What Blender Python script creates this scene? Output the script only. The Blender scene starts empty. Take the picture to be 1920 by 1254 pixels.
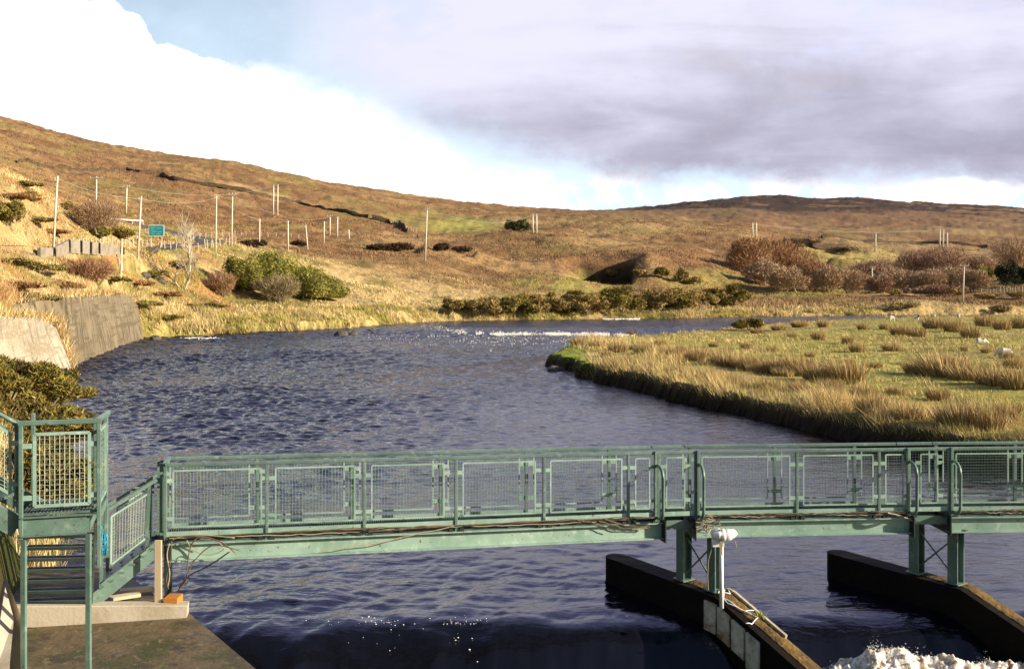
import bpy, bmesh, math, random
import numpy as np
from mathutils import Vector, Matrix

R = math.radians
random.seed(7)
RNG = np.random.default_rng(11)
scene = bpy.context.scene
COL = scene.collection

# ------------------------------------------------------------------ camera
EYE = 5.8          # metres above the river
F = 1900.0         # focal length in units of a 1920-wide frame
HZ = 540.0         # row of eye level
cam_data = bpy.data.cameras.new("camera")
cam_data.sensor_width = 36.0
cam_data.lens = 36.0 * F / 1920.0
cam_data.shift_y = -(627.0 - HZ) / 1920.0
cam_data.clip_start = 0.1
cam_data.clip_end = 9000
cam = bpy.data.objects.new("camera", cam_data)
cam.location = (0, 0, EYE)
cam.rotation_euler = (R(90), 0, 0)
COL.objects.link(cam)
scene.camera = cam

# ------------------------------------------------------------------ light
SUN_AZ, SUN_EL = R(-15), R(20)          # azimuth from +x towards +y
SDIR = Vector((math.cos(SUN_EL) * math.cos(SUN_AZ), math.cos(SUN_EL) * math.sin(SUN_AZ), math.sin(SUN_EL)))
sl = bpy.data.lights.new("sun", 'SUN')
sl.energy = 5.0
sl.angle = R(0.5)
sl.color = (1.0, 0.88, 0.70)
so = bpy.data.objects.new("sun", sl)
so.rotation_euler = (-SDIR).to_track_quat('-Z', 'Y').to_euler()
so.location = (60, -40, 60)
COL.objects.link(so)

scene.view_settings.view_transform = 'Standard'
scene.view_settings.look = 'None'
scene.view_settings.gamma = 1.0
scene.view_settings.use_curve_mapping = False
scene.view_settings.exposure = 1.1

# ------------------------------------------------------------------ world: sky texture with broken cloud
def build_world():
    w = bpy.data.worlds.new("World")
    scene.world = w
    w.use_nodes = True
    nt = w.node_tree
    N, L = nt.nodes, nt.links
    N.clear()

    def node(t, **k):
        n = N.new(t)
        for a, b in k.items():
            setattr(n, a, b)
        return n

    def val(x, sock):
        if isinstance(x, (int, float)):
            sock.default_value = x
        else:
            L.new(x, sock)

    def M(op, a, b=0.0, c=0.0, clamp=False):
        n = node('ShaderNodeMath', operation=op, use_clamp=clamp)
        val(a, n.inputs[0]); val(b, n.inputs[1]); val(c, n.inputs[2])
        return n.outputs[0]

    def SS(x, lo, hi):
        n = node('ShaderNodeMapRange', interpolation_type='SMOOTHSTEP')
        val(x, n.inputs[0]); val(lo, n.inputs[1]); val(hi, n.inputs[2])
        n.inputs[3].default_value = 0; n.inputs[4].default_value = 1
        return n.outputs[0]

    def MIX(f, a, b):
        n = node('ShaderNodeMix', data_type='RGBA')
        val(f, n.inputs[0])
        for s, x in ((n.inputs[6], a), (n.inputs[7], b)):
            if isinstance(x, tuple):
                s.default_value = (*x, 1)
            else:
                L.new(x, s)
        return n.outputs[2]

    def CURVE(x, pts):
        n = node('ShaderNodeFloatCurve')
        c = n.mapping.curves[0]
        c.points[0].location = pts[0]
        c.points[1].location = pts[-1]
        for p in pts[1:-1]:
            c.points.new(*p)
        for p in c.points:
            p.handle_type = 'VECTOR'
        n.mapping.update()
        val(x, n.inputs[1])
        return n.outputs[0]

    def NOISE(u, v, w_, scale, detail, rough=0.55, dist=0.0):
        cmb = node('ShaderNodeCombineXYZ')
        val(u, cmb.inputs[0]); val(v, cmb.inputs[1]); val(w_, cmb.inputs[2])
        n = node('ShaderNodeTexNoise')
        L.new(cmb.outputs[0], n.inputs['Vector'])
        n.inputs['Scale'].default_value = scale
        n.inputs['Detail'].default_value = detail
        n.inputs['Roughness'].default_value = rough
        n.inputs['Distortion'].default_value = dist
        return n.outputs[0]

    tc = node('ShaderNodeTexCoord')
    sep = node('ShaderNodeSeparateXYZ')
    L.new(tc.outputs['Generated'], sep.inputs[0])
    X, Y, Z = sep.outputs
    yy = M('MAXIMUM', Y, 0.04)
    U = M('ADD', M('MULTIPLY', M('DIVIDE', X, yy), 1.9), 0.96)     # bearing
    V = M('SUBTRACT', 0.54, M('MULTIPLY', M('DIVIDE', Z, yy), 1.9))  # 0.54 at eye level, falling with height
    sky = node('ShaderNodeTexSky', sky_type='NISHITA')
    sky.sun_disc = False
    sky.sun_elevation = SUN_EL
    sky.sun_rotation = math.atan2(SDIR.x, SDIR.y)
    sky.altitude = 50
    sky.air_density = 1.0
    sky.dust_density = 0.6
    sk = node('ShaderNodeVectorMath', operation='SCALE')
    L.new(sky.outputs[0], sk.inputs[0])
    sk.inputs[3].default_value = 0.05
    base = sk.outputs[0]

    big = NOISE(U, M('MULTIPLY', V, 2.0), 0.0, 2.2, 6, 0.55, 0.3)
    med = NOISE(U, M('MULTIPLY', V, 1.6), 3.7, 7.0, 7, 0.6, 0.2)
    fine = NOISE(U, M('MULTIPLY', V, 1.2), 9.1, 16.0, 6, 0.6)
    half = M('MULTIPLY', U, 0.5, clamp=True)
    # pale thin veil over the blue
    veil = SS(M('ADD', V, M('MULTIPLY', M('SUBTRACT', med, 0.5), 0.25)), -0.1, 0.36)
    vfac = M('ADD', 0.42, M('MULTIPLY', veil, 0.5))
    clear = MIX(vfac, base, (0.42, 0.51, 0.60))
    # low bright strip under the cloud deck
    low = SS(M('ADD', V, M('MULTIPLY', M('SUBTRACT', med, 0.5), 0.12)), 0.30, 0.37)
    brk = SS(M('ADD', fine, M('MULTIPLY', M('SUBTRACT', med, 0.5), 0.8)), 0.42, 0.62)
    clear = MIX(M('MULTIPLY', low, brk), clear, (0.62, 0.61, 0.64))
    # grey deck on the right
    vg = CURVE(half, [(0.0, 0.0), (0.22, 0.0), (0.25, 0.08), (0.30, 0.15), (0.37, 0.215), (0.45, 0.262), (0.52, 0.30),
                      (0.62, 0.335), (0.72, 0.325), (0.80, 0.338), (0.88, 0.335), (1.0, 0.345)])
    gd = M('ADD', M('SUBTRACT', vg, V), M('MULTIPLY', M('SUBTRACT', med, 0.5), 0.10))
    gd = M('ADD', gd, M('MULTIPLY', M('SUBTRACT', fine, 0.5), 0.04))
    gm = SS(gd, M('SUBTRACT', M('MULTIPLY', SS(U, 1.15, 0.75), -0.04), 0.034), M('ADD', 0.035, M('MULTIPLY', SS(U, 1.15, 0.75), 0.05)))
    gm = M('MULTIPLY', gm, SS(M('ADD', U, M('MULTIPLY', M('SUBTRACT', big, 0.5), 0.5)), 0.40, 0.80))
    # darkness of the deck: heavier low down and to the right, streaked
    streak = NOISE(M('MULTIPLY', U, 0.8), M('MULTIPLY', V, 3.6), 1.3, 3.0, 5, 0.5, 0.4)
    g = M('ADD', M('MULTIPLY', SS(V, 0.02, 0.28), 0.62), M('MULTIPLY', SS(U, 0.60, 1.7), 0.30))
    g = M('ADD', g, M('MULTIPLY', M('SUBTRACT', streak, 0.5), 1.35))
    g = M('ADD', g, M('MULTIPLY', M('SUBTRACT', med, 0.5), 0.5))
    gcol = MIX(SS(g, 0.08, 1.22), (0.41, 0.405, 0.485), (0.190, 0.182, 0.242))
    gap = SS(M('ADD', big, M('MULTIPLY', M('SUBTRACT', fine, 0.5), 0.25)), 0.50, 0.64)
    gcol = MIX(M('MULTIPLY', gap, SS(V, 0.20, 0.0)), gcol, (0.36, 0.385, 0.53))
    warm = SS(M('ADD', streak, M('MULTIPLY', M('SUBTRACT', fine, 0.5), 0.3)), 0.55, 0.75)
    gcol = MIX(M('MULTIPLY', warm, 0.35), gcol, (0.335, 0.31, 0.33))
    c1 = MIX(gm, clear, gcol)
    # big sunlit cumulus on the left
    vb = CURVE(half, [(0.0, 0.0), (0.095, 0.0), (0.13, 0.035), (0.145, 0.085), (0.175, 0.10), (0.20, 0.125), (0.25, 0.135), (0.285, 0.19),
                      (0.345, 0.235), (0.40, 0.29), (0.45, 0.36), (0.52, 0.41), (0.60, 0.50), (1.0, 0.60)])
    wd = M('ADD', M('SUBTRACT', V, vb), M('MULTIPLY', M('SUBTRACT', fine, 0.5), 0.07))
    wd = M('ADD', wd, M('MULTIPLY', M('SUBTRACT', med, 0.5), 0.05))
    soft = M('ADD', 0.006, M('MULTIPLY', SS(U, 0.40, 0.60), 0.07))
    wm = SS(wd, M('MULTIPLY', soft, -1.0), soft)
    wm = M('MAXIMUM', wm, M('MULTIPLY', SS(U, 0.20, 0.10), SS(V, -0.9, -0.1)))
    c2 = MIX(wm, c1, (0.80, 0.78, 0.75))
    # bright gap low on the right
    du = M('MULTIPLY', M('SUBTRACT', U, 1.79), 9.0)
    dv = M('MULTIPLY', M('SUBTRACT', V, 0.362), 34.0)
    rr = M('SQRT', M('ADD', M('MULTIPLY', du, du), M('MULTIPLY', dv, dv)))
    rr = M('ADD', rr, M('MULTIPLY', M('SUBTRACT', fine, 0.5), 0.9))
    c2 = MIX(SS(rr, 1.15, 0.55), c2, (0.76, 0.74, 0.70))
    # the clouds stand in the half of the sky ahead; behind is open sky
    front = SS(Y, 0.05, 0.35)
    upper = MIX(M('ADD', 0.35, M('MULTIPLY', SS(big, 0.35, 0.65), 0.5)), base, (0.315, 0.320, 0.590))
    ahead = MIX(SS(Z, 0.50, 0.30), upper, c2)
    final = MIX(M('MULTIPLY', front, SS(Z, 0.97, 0.70)), base, ahead)
    bg = node('ShaderNodeBackground')
    L.new(final, bg.inputs[0])
    bg.inputs[1].default_value = 1.0
    out = node('ShaderNodeOutputWorld')
    L.new(bg.outputs[0], out.inputs[0])
build_world()

# ------------------------------------------------------------------ helpers
def P2(px, d):
    """bearing (in frame units) and distance -> ground plan"""
    return ((px - 960.0) * d / F, d)
def at(px, py, d):
    return Vector(((px - 960.0) * d / F, d, EYE - (py - HZ) * d / F))
def atz(px, py, z):
    d = (EYE - z) * F / (py - HZ)
    return at(px, py, d)

def _h(ix, iy, s):
    n = (ix.astype(np.int64) * 374761393 + iy.astype(np.int64) * 668265263 + s * 974634777) & 0x7fffffff
    n = ((n ^ (n >> 13)) * 1274126177) & 0x7fffffff
    n = n ^ (n >> 16)
    return (n & 0xffff) / 65535.0
def vnoise(x, y, s=0):
    x = np.asarray(x, float); y = np.asarray(y, float)
    ix = np.floor(x); iy = np.floor(y)
    fx = x - ix; fy = y - iy
    fx = fx * fx * fx * (fx * (fx * 6 - 15) + 10); fy = fy * fy * fy * (fy * (fy * 6 - 15) + 10)
    a = _h(ix, iy, s); b = _h(ix + 1, iy, s); c = _h(ix, iy + 1, s); d = _h(ix + 1, iy + 1, s)
    return (a * (1 - fx) + b * fx) * (1 - fy) + (c * (1 - fx) + d * fx) * fy
def fbm(x, y, s=0, o=4):
    t = 0; a = 1; n = 0
    for i in range(o):
        t = t + a * vnoise(np.asarray(x) * 2 ** i * (1 + .03 * i) + 17.3 * i, np.asarray(y) * 2 ** i + 5.1 * i, s + i); n += a; a *= .5
    return t / n
def sst(x, a, b):
    t = np.clip((np.asarray(x, float) - a) / (b - a), 0, 1)
    return t * t * (3 - 2 * t)

WL = {}            # world position of every root, so parts can be built in world space
def link(o, parent=None, kind=None):
    COL.objects.link(o)
    if parent is not None:
        o.parent = parent
    if kind:
        o['kind'] = kind
    return o
def tag(o, label=None, cat=None, group=None, kind=None):
    if label: o['label'] = label
    if cat: o['category'] = cat
    if group: o['group'] = group
    if kind: o['kind'] = kind
    return o
def thing(name, label, cat, loc, group=None):
    o = bpy.data.objects.new(name, None)
    o.empty_display_size = 0.2
    o.location = loc
    COL.objects.link(o)
    WL[o.name] = Vector(loc)
    return tag(o, label, cat, group)

def mesh_np(name, V, Fc, mat=None, parent=None, kind=None, smooth=False, col=None):
    """V (n,3), Fc (m,k) arrays -> object"""
    V = np.asarray(V, dtype=np.float32); Fc = np.asarray(Fc, dtype=np.int32)
    me = bpy.data.meshes.new(name)
    m, k = Fc.shape
    off = np.array(WL.get(parent.name, (0, 0, 0)) if parent is not None else (0, 0, 0), dtype=np.float32)
    me.vertices.add(len(V)); me.vertices.foreach_set('co', (V - off).ravel())
    me.loops.add(m * k); me.loops.foreach_set('vertex_index', Fc.ravel())
    me.polygons.add(m)
    me.polygons.foreach_set('loop_start', np.arange(0, m * k, k, dtype=np.int32))
    me.polygons.foreach_set('loop_total', np.full(m, k, dtype=np.int32))
    if smooth:
        me.polygons.foreach_set('use_smooth', np.ones(m, dtype=bool))
    if col is not None:
        ca = me.color_attributes.new('col', 'FLOAT_COLOR', 'POINT')
        c4 = np.ones((len(V), 4), dtype=np.float32); c4[:, :3] = col
        ca.data.foreach_set('color', c4.ravel())
    me.update(); me.validate()
    if mat: me.materials.append(mat)
    o = bpy.data.objects.new(name, me)
    link(o, parent, kind)
    WL[o.name] = Vector(off)
    return o

class MB:
    """collects bars, tubes and plates; build() links them as one mesh"""
    def __init__(s): s.v = []; s.f = []
    def add(s, vs, fs):
        b = len(s.v); s.v += [tuple(v) for v in vs]; s.f += [tuple(i + b for i in f) for f in fs]
    def hexa(s, p):   # 8 points: bottom 4 then top 4
        s.add(p, [(0, 3, 2, 1), (4, 5, 6, 7), (0, 1, 5, 4), (1, 2, 6, 5), (2, 3, 7, 6), (3, 0, 4, 7)])
    def box(s, x0, x1, y0, y1, z0, z1):
        s.hexa([(x0, y0, z0), (x1, y0, z0), (x1, y1, z0), (x0, y1, z0), (x0, y0, z1), (x1, y0, z1), (x1, y1, z1), (x0, y1, z1)])
    def bar(s, p, q, w, h, up=(0, 0, 1), bev=0.0):
        """rectangular bar; w across, h along up"""
        p = Vector(p); q = Vector(q); t = (q - p).normalized(); u = Vector(up)
        r = t.cross(u)
        if r.length < 1e-4: r = t.cross(Vector((1, 0, 0)))
        r.normalize(); u = r.cross(t).normalized()
        a, b = r * w / 2, u * h / 2
        if bev <= 0:
            s.hexa([p - a - b, q - a - b, q + a - b, p + a - b, p - a + b, q - a + b, q + a + b, p + a + b])
        else:
            prof = [(-w/2 + bev, -h/2), (w/2 - bev, -h/2), (w/2, -h/2 + bev), (w/2, h/2 - bev), (w/2 - bev, h/2), (-w/2 + bev, h/2), (-w/2, h/2 - bev), (-w/2, -h/2 + bev)]
            vs = [p + r * x + u * y for x, y in prof] + [q + r * x + u * y for x, y in prof]
            s.add(vs, [(i, (i + 1) % 8, 8 + (i + 1) % 8, 8 + i) for i in range(8)] + [tuple(range(7, -1, -1)), tuple(range(8, 16))])
    def path(s, pts, r, n=6, taper=None, caps=True):
        pts = [Vector(p) for p in pts]
        m = len(pts); ref = Vector((0.13, 0.21, 0.97)); vs = []
        for i, p in enumerate(pts):
            t = (pts[min(i + 1, m - 1)] - pts[max(i - 1, 0)])
            if t.length < 1e-9: t = Vector((0, 0, 1))
            t.normalize()
            a = t.cross(ref)
            if a.length < 1e-3: a = t.cross(Vector((1, 0, 0)))
            a.normalize(); b = a.cross(t)
            rr = r if taper is None else r + (taper - r) * i / max(1, m - 1)
            if callable(r): rr = r(i / max(1, m - 1))
            vs += [p + (a * math.cos(2 * math.pi * k / n) + b * math.sin(2 * math.pi * k / n)) * rr for k in range(n)]
        fs = [(i * n + k, i * n + (k + 1) % n, (i + 1) * n + (k + 1) % n, (i + 1) * n + k) for i in range(m - 1) for k in range(n)]
        if caps: fs += [tuple(range(n - 1, -1, -1)), tuple((m - 1) * n + k for k in range(n))]
        s.add(vs, fs)
    def tube(s, p, q, r, n=8, r2=None): s.path([p, q], r, n, r2)
    def prism(s, poly, off):
        """closed polygon extruded by off"""
        n = len(poly); off = Vector(off)
        s.add([Vector(p) for p in poly] + [Vector(p) + off for p in poly],
              [tuple(range(n)), tuple(range(2 * n - 1, n - 1, -1))] + [(i, n + i, n + (i + 1) % n, (i + 1) % n) for i in range(n)])
    def build(s, name, mat, parent=None, kind=None, smooth=False):
        me = bpy.data.meshes.new(name)
        off = WL.get(parent.name, Vector((0, 0, 0))) if parent is not None else Vector((0, 0, 0))
        me.from_pydata([(v[0] - off[0], v[1] - off[1], v[2] - off[2]) for v in s.v], [], s.f)
        bm = bmesh.new(); bm.from_mesh(me); bmesh.ops.recalc_face_normals(bm, faces=bm.faces[:]); bm.to_mesh(me); bm.free()
        if smooth:
            me.polygons.foreach_set('use_smooth', [True] * len(me.polygons))
        me.materials.append(mat); me.update()
        o = bpy.data.objects.new(name, me)
        link(o, parent, kind)
        WL[o.name] = Vector(off)
        return o

# ------------------------------------------------------------------ materials
MATS = {}
def mat(name, base, rough=0.7, noise=None, bump=None, spec=0.3, metal=0.0, attr=False, extra=None, coord='Object'):
    """principled material with patchy colour: noise=(scale, colour2, lo, hi), bump=(scale, strength, distance)"""
    if name in MATS: return MATS[name]
    m = bpy.data.materials.new(name); m.use_nodes = True
    nt = m.node_tree; N = nt.nodes; L = nt.links
    b = N['Principled BSDF']
    b.inputs['Roughness'].default_value = rough
    b.inputs['Specular IOR Level'].default_value = spec
    b.inputs['Metallic'].default_value = metal
    if name.startswith('foam'):
        b.inputs['Subsurface Weight'].default_value = 0.75; b.inputs['Subsurface Radius'].default_value = (0.09, 0.07, 0.05); b.inputs['Subsurface Scale'].default_value = 1.0
    tc = N.new('ShaderNodeTexCoord')
    vec = tc.outputs[coord]
    if attr:
        a = N.new('ShaderNodeAttribute'); a.attribute_name = 'col'; cur = a.outputs[0]
    else:
        r = N.new('ShaderNodeRGB'); r.outputs[0].default_value = (*base, 1); cur = r.outputs[0]
    for nz in ([noise] if noise and not isinstance(noise, list) else (noise or [])):
        sc, c2, lo, hi = nz[:4]
        t = N.new('ShaderNodeTexNoise'); t.inputs['Scale'].default_value = sc; t.inputs['Detail'].default_value = 6
        t.inputs['Roughness'].default_value = 0.62
        src = vec
        if len(nz) > 4:
            mp = N.new('ShaderNodeMapping'); mp.inputs['Scale'].default_value = nz[4]; L.new(vec, mp.inputs[0]); src = mp.outputs[0]
        L.new(src, t.inputs['Vector'])
        mr = N.new('ShaderNodeMapRange'); mr.inputs[1].default_value = lo; mr.inputs[2].default_value = hi
        L.new(t.outputs[0], mr.inputs[0])
        mx = N.new('ShaderNodeMix'); mx.data_type = 'RGBA'
        if c2 == 'mul':
            mx.blend_type = 'MULTIPLY'; mx.inputs[7].default_value = (0.35, 0.33, 0.30, 1)
        else:
            mx.inputs[7].default_value = (*c2, 1)
        L.new(mr.outputs[0], mx.inputs[0]); L.new(cur, mx.inputs[6]); cur = mx.outputs[2]
    L.new(cur, b.inputs['Base Color'])
    if bump:
        t = N.new('ShaderNodeTexNoise'); t.inputs['Scale'].default_value = bump[0]; t.inputs['Detail'].default_value = 6
        L.new(vec, t.inputs['Vector'])
        bp = N.new('ShaderNodeBump'); bp.inputs['Strength'].default_value = bump[1]; bp.inputs['Distance'].default_value = bump[2]
        L.new(t.outputs[0], bp.inputs['Height']); L.new(bp.outputs[0], b.inputs['Normal'])
    if extra: extra(nt, b)
    MATS[name] = m
    return m

M_faded = mat('faded_green_paint', (0.25, 0.355, 0.29), 0.5, [(1.3, (0.15, 0.25, 0.195), 0.42, 0.66), (7.0, (0.36, 0.46, 0.385), 0.55, 0.70), (14.0, (0.10, 0.06, 0.03), 0.61, 0.70)], (40, 0.2, 0.01), 0.4)
M_green = mat('green_paint', (0.108, 0.172, 0.138), 0.42, [(1.7, (0.070, 0.122, 0.098), 0.42, 0.66), (9.0, (0.18, 0.25, 0.205), 0.55, 0.72), (17.0, (0.07, 0.045, 0.025), 0.60, 0.70)], (40, 0.2, 0.01), 0.5)
M_wire = mat('painted_wire', (0.16, 0.23, 0.18), 0.5, (8.0, (0.10, 0.16, 0.12), 0.4, 0.7), None, 0.3)
M_wirelight = mat('galvanised_wire', (0.34, 0.38, 0.30), 0.45, (8.0, (0.24, 0.30, 0.22), 0.4, 0.7), None, 0.5)
M_grate = mat('grating_steel', (0.10, 0.15, 0.12), 0.6, (9.0, (0.05, 0.06, 0.05), 0.4, 0.7))
M_bracket = mat('dark_bracket_steel', (0.02, 0.028, 0.024), 0.6)
M_conc = mat('weathered_concrete', (0.36, 0.32, 0.235), 0.9, [(0.35, (0.22, 0.18, 0.115), 0.42, 0.68), (1.3, (0.17, 0.135, 0.085), 0.50, 0.64, (1.0, 1.0, 0.18)), (0.9, (0.24, 0.19, 0.12), 0.52, 0.60, (0.2, 0.2, 3.0)), (6.0, (0.46, 0.43, 0.35), 0.55, 0.75)], (5.0, 0.5, 0.06), 0.2)
M_conc_dark = mat('stained_concrete', (0.20, 0.16, 0.10), 0.9, [(0.5, (0.15, 0.115, 0.07), 0.40, 0.64), (1.5, (0.07, 0.055, 0.035), 0.50, 0.62, (1.0, 1.0, 0.16)), (0.8, (0.11, 0.085, 0.05), 0.52, 0.60, (0.2, 0.2, 3.0)), (6.0, (0.27, 0.23, 0.17), 0.60, 0.8)], (5.0, 0.5, 0.06), 0.2)
M_parapet = mat('parapet_concrete', (0.25, 0.215, 0.16), 0.9, (1.2, (0.17, 0.14, 0.10), 0.45, 0.65))
M_sill = mat('pale_concrete', (0.40, 0.35, 0.27), 0.85, [(2.0, (0.28, 0.23, 0.16), 0.45, 0.7), (20.0, (0.30, 0.25, 0.17), 0.6, 0.8)], (20, 0.3, 0.02), 0.2)
M_apron = mat('wet_mossy_concrete', (0.12, 0.085, 0.045), 0.6, [(1.5, (0.05, 0.05, 0.015), 0.42, 0.60), (3.4, (0.045, 0.032, 0.022), 0.50, 0.66), (9.0, (0.20, 0.15, 0.09), 0.56, 0.72), (30.0, (0.36, 0.32, 0.25), 0.68, 0.74)], (14, 0.5, 0.03), 0.35)
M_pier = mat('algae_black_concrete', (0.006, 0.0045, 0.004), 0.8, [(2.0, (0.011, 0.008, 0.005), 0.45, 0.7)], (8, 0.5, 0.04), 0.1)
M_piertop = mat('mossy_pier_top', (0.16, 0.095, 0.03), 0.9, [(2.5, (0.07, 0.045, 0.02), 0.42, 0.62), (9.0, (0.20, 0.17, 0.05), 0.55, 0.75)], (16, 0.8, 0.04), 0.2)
M_white = mat('white_plastic', (0.80, 0.79, 0.76), 0.45, (6.0, (0.62, 0.60, 0.55), 0.5, 0.8))
M_plate = mat('dirty_white_board', (0.55, 0.53, 0.44), 0.6, [(2.4, (0.16, 0.10, 0.04), 0.48, 0.62), (7.0, (0.40, 0.36, 0.26), 0.45, 0.7)])
M_pole = mat('weathered_pole_wood', (0.60, 0.54, 0.43), 0.85, (3.0, (0.45, 0.39, 0.29), 0.4, 0.7, (1, 1, 0.1)), None, 0.2)
M_arm = mat('crossarm_wood', (0.42, 0.37, 0.28), 0.85)
M_insul = mat('grey_insulator', (0.45, 0.45, 0.42), 0.35)
M_post = mat('pale_fence_post', (0.46, 0.41, 0.31), 0.85, (2.0, (0.42, 0.36, 0.25), 0.4, 0.7))
M_stonebank = mat('dark_field_bank', (0.055, 0.035, 0.02), 0.95, (1.0, (0.12, 0.075, 0.035), 0.45, 0.65), (2.0, 0.8, 0.2))
M_road = mat('road_asphalt', (0.085, 0.080, 0.078), 1.0, (0.8, (0.12, 0.112, 0.108), 0.4, 0.7), None, 0.05)
M_sign = mat('sign_teal', (0.01, 0.30, 0.30), 0.4, (0.9, (0.015, 0.24, 0.26), 0.4, 0.6))
M_cable = mat('tan_cable', (0.16, 0.11, 0.07), 0.6, (7.0, (0.08, 0.055, 0.04), 0.4, 0.65))
M_cable2 = mat('pale_cable', (0.33, 0.27, 0.18), 0.6)
M_cabledark = mat('dark_cable', (0.03, 0.028, 0.025), 0.6)
M_rope = mat('blue_rope', (0.03, 0.26, 0.42), 0.8, (40.0, (0.10, 0.42, 0.55), 0.45, 0.65))
M_orange = mat('orange_timber', (0.42, 0.17, 0.03), 0.8, (6.0, (0.42, 0.16, 0.03), 0.4, 0.7))
M_board = mat('bare_timber_board', (0.58, 0.46, 0.30), 0.8, (3.0, (0.42, 0.31, 0.18), 0.4, 0.7, (1, 1, 0.15)))
M_leaf = mat('leaf_colours', (0.1, 0.1, 0.03), 0.8, None, None, 0.15, attr=True)
M_bark = mat('grey_bark', (0.20, 0.16, 0.11), 0.9, (4.0, (0.10, 0.08, 0.06), 0.4, 0.7))
M_palebark = mat('pale_lichen_bark', (0.44, 0.38, 0.275), 0.9, (5.0, (0.36, 0.29, 0.18), 0.45, 0.7))
M_foam = mat('foam_white', (0.86, 0.82, 0.74), 0.6, (3.0, (0.70, 0.60, 0.44), 0.5, 0.75))
M_foamw = mat('foam_amber', (0.50, 0.40, 0.28), 0.4, [(1.2, (0.24, 0.13, 0.05), 0.46, 0.62), (7.0, (0.80, 0.77, 0.72), 0.44, 0.58), (24.0, (0.84, 0.82, 0.78), 0.50, 0.60)], (6, 0.6, 0.06))
M_stone = mat('river_stone', (0.10, 0.085, 0.065), 0.8, (2.0, (0.05, 0.04, 0.03), 0.4, 0.7), (6, 0.5, 0.05))
M_rust = mat('barrier_galvanised', (0.62, 0.60, 0.57), 0.4)

def leaf_translucent(nt, b):
    pass

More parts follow.
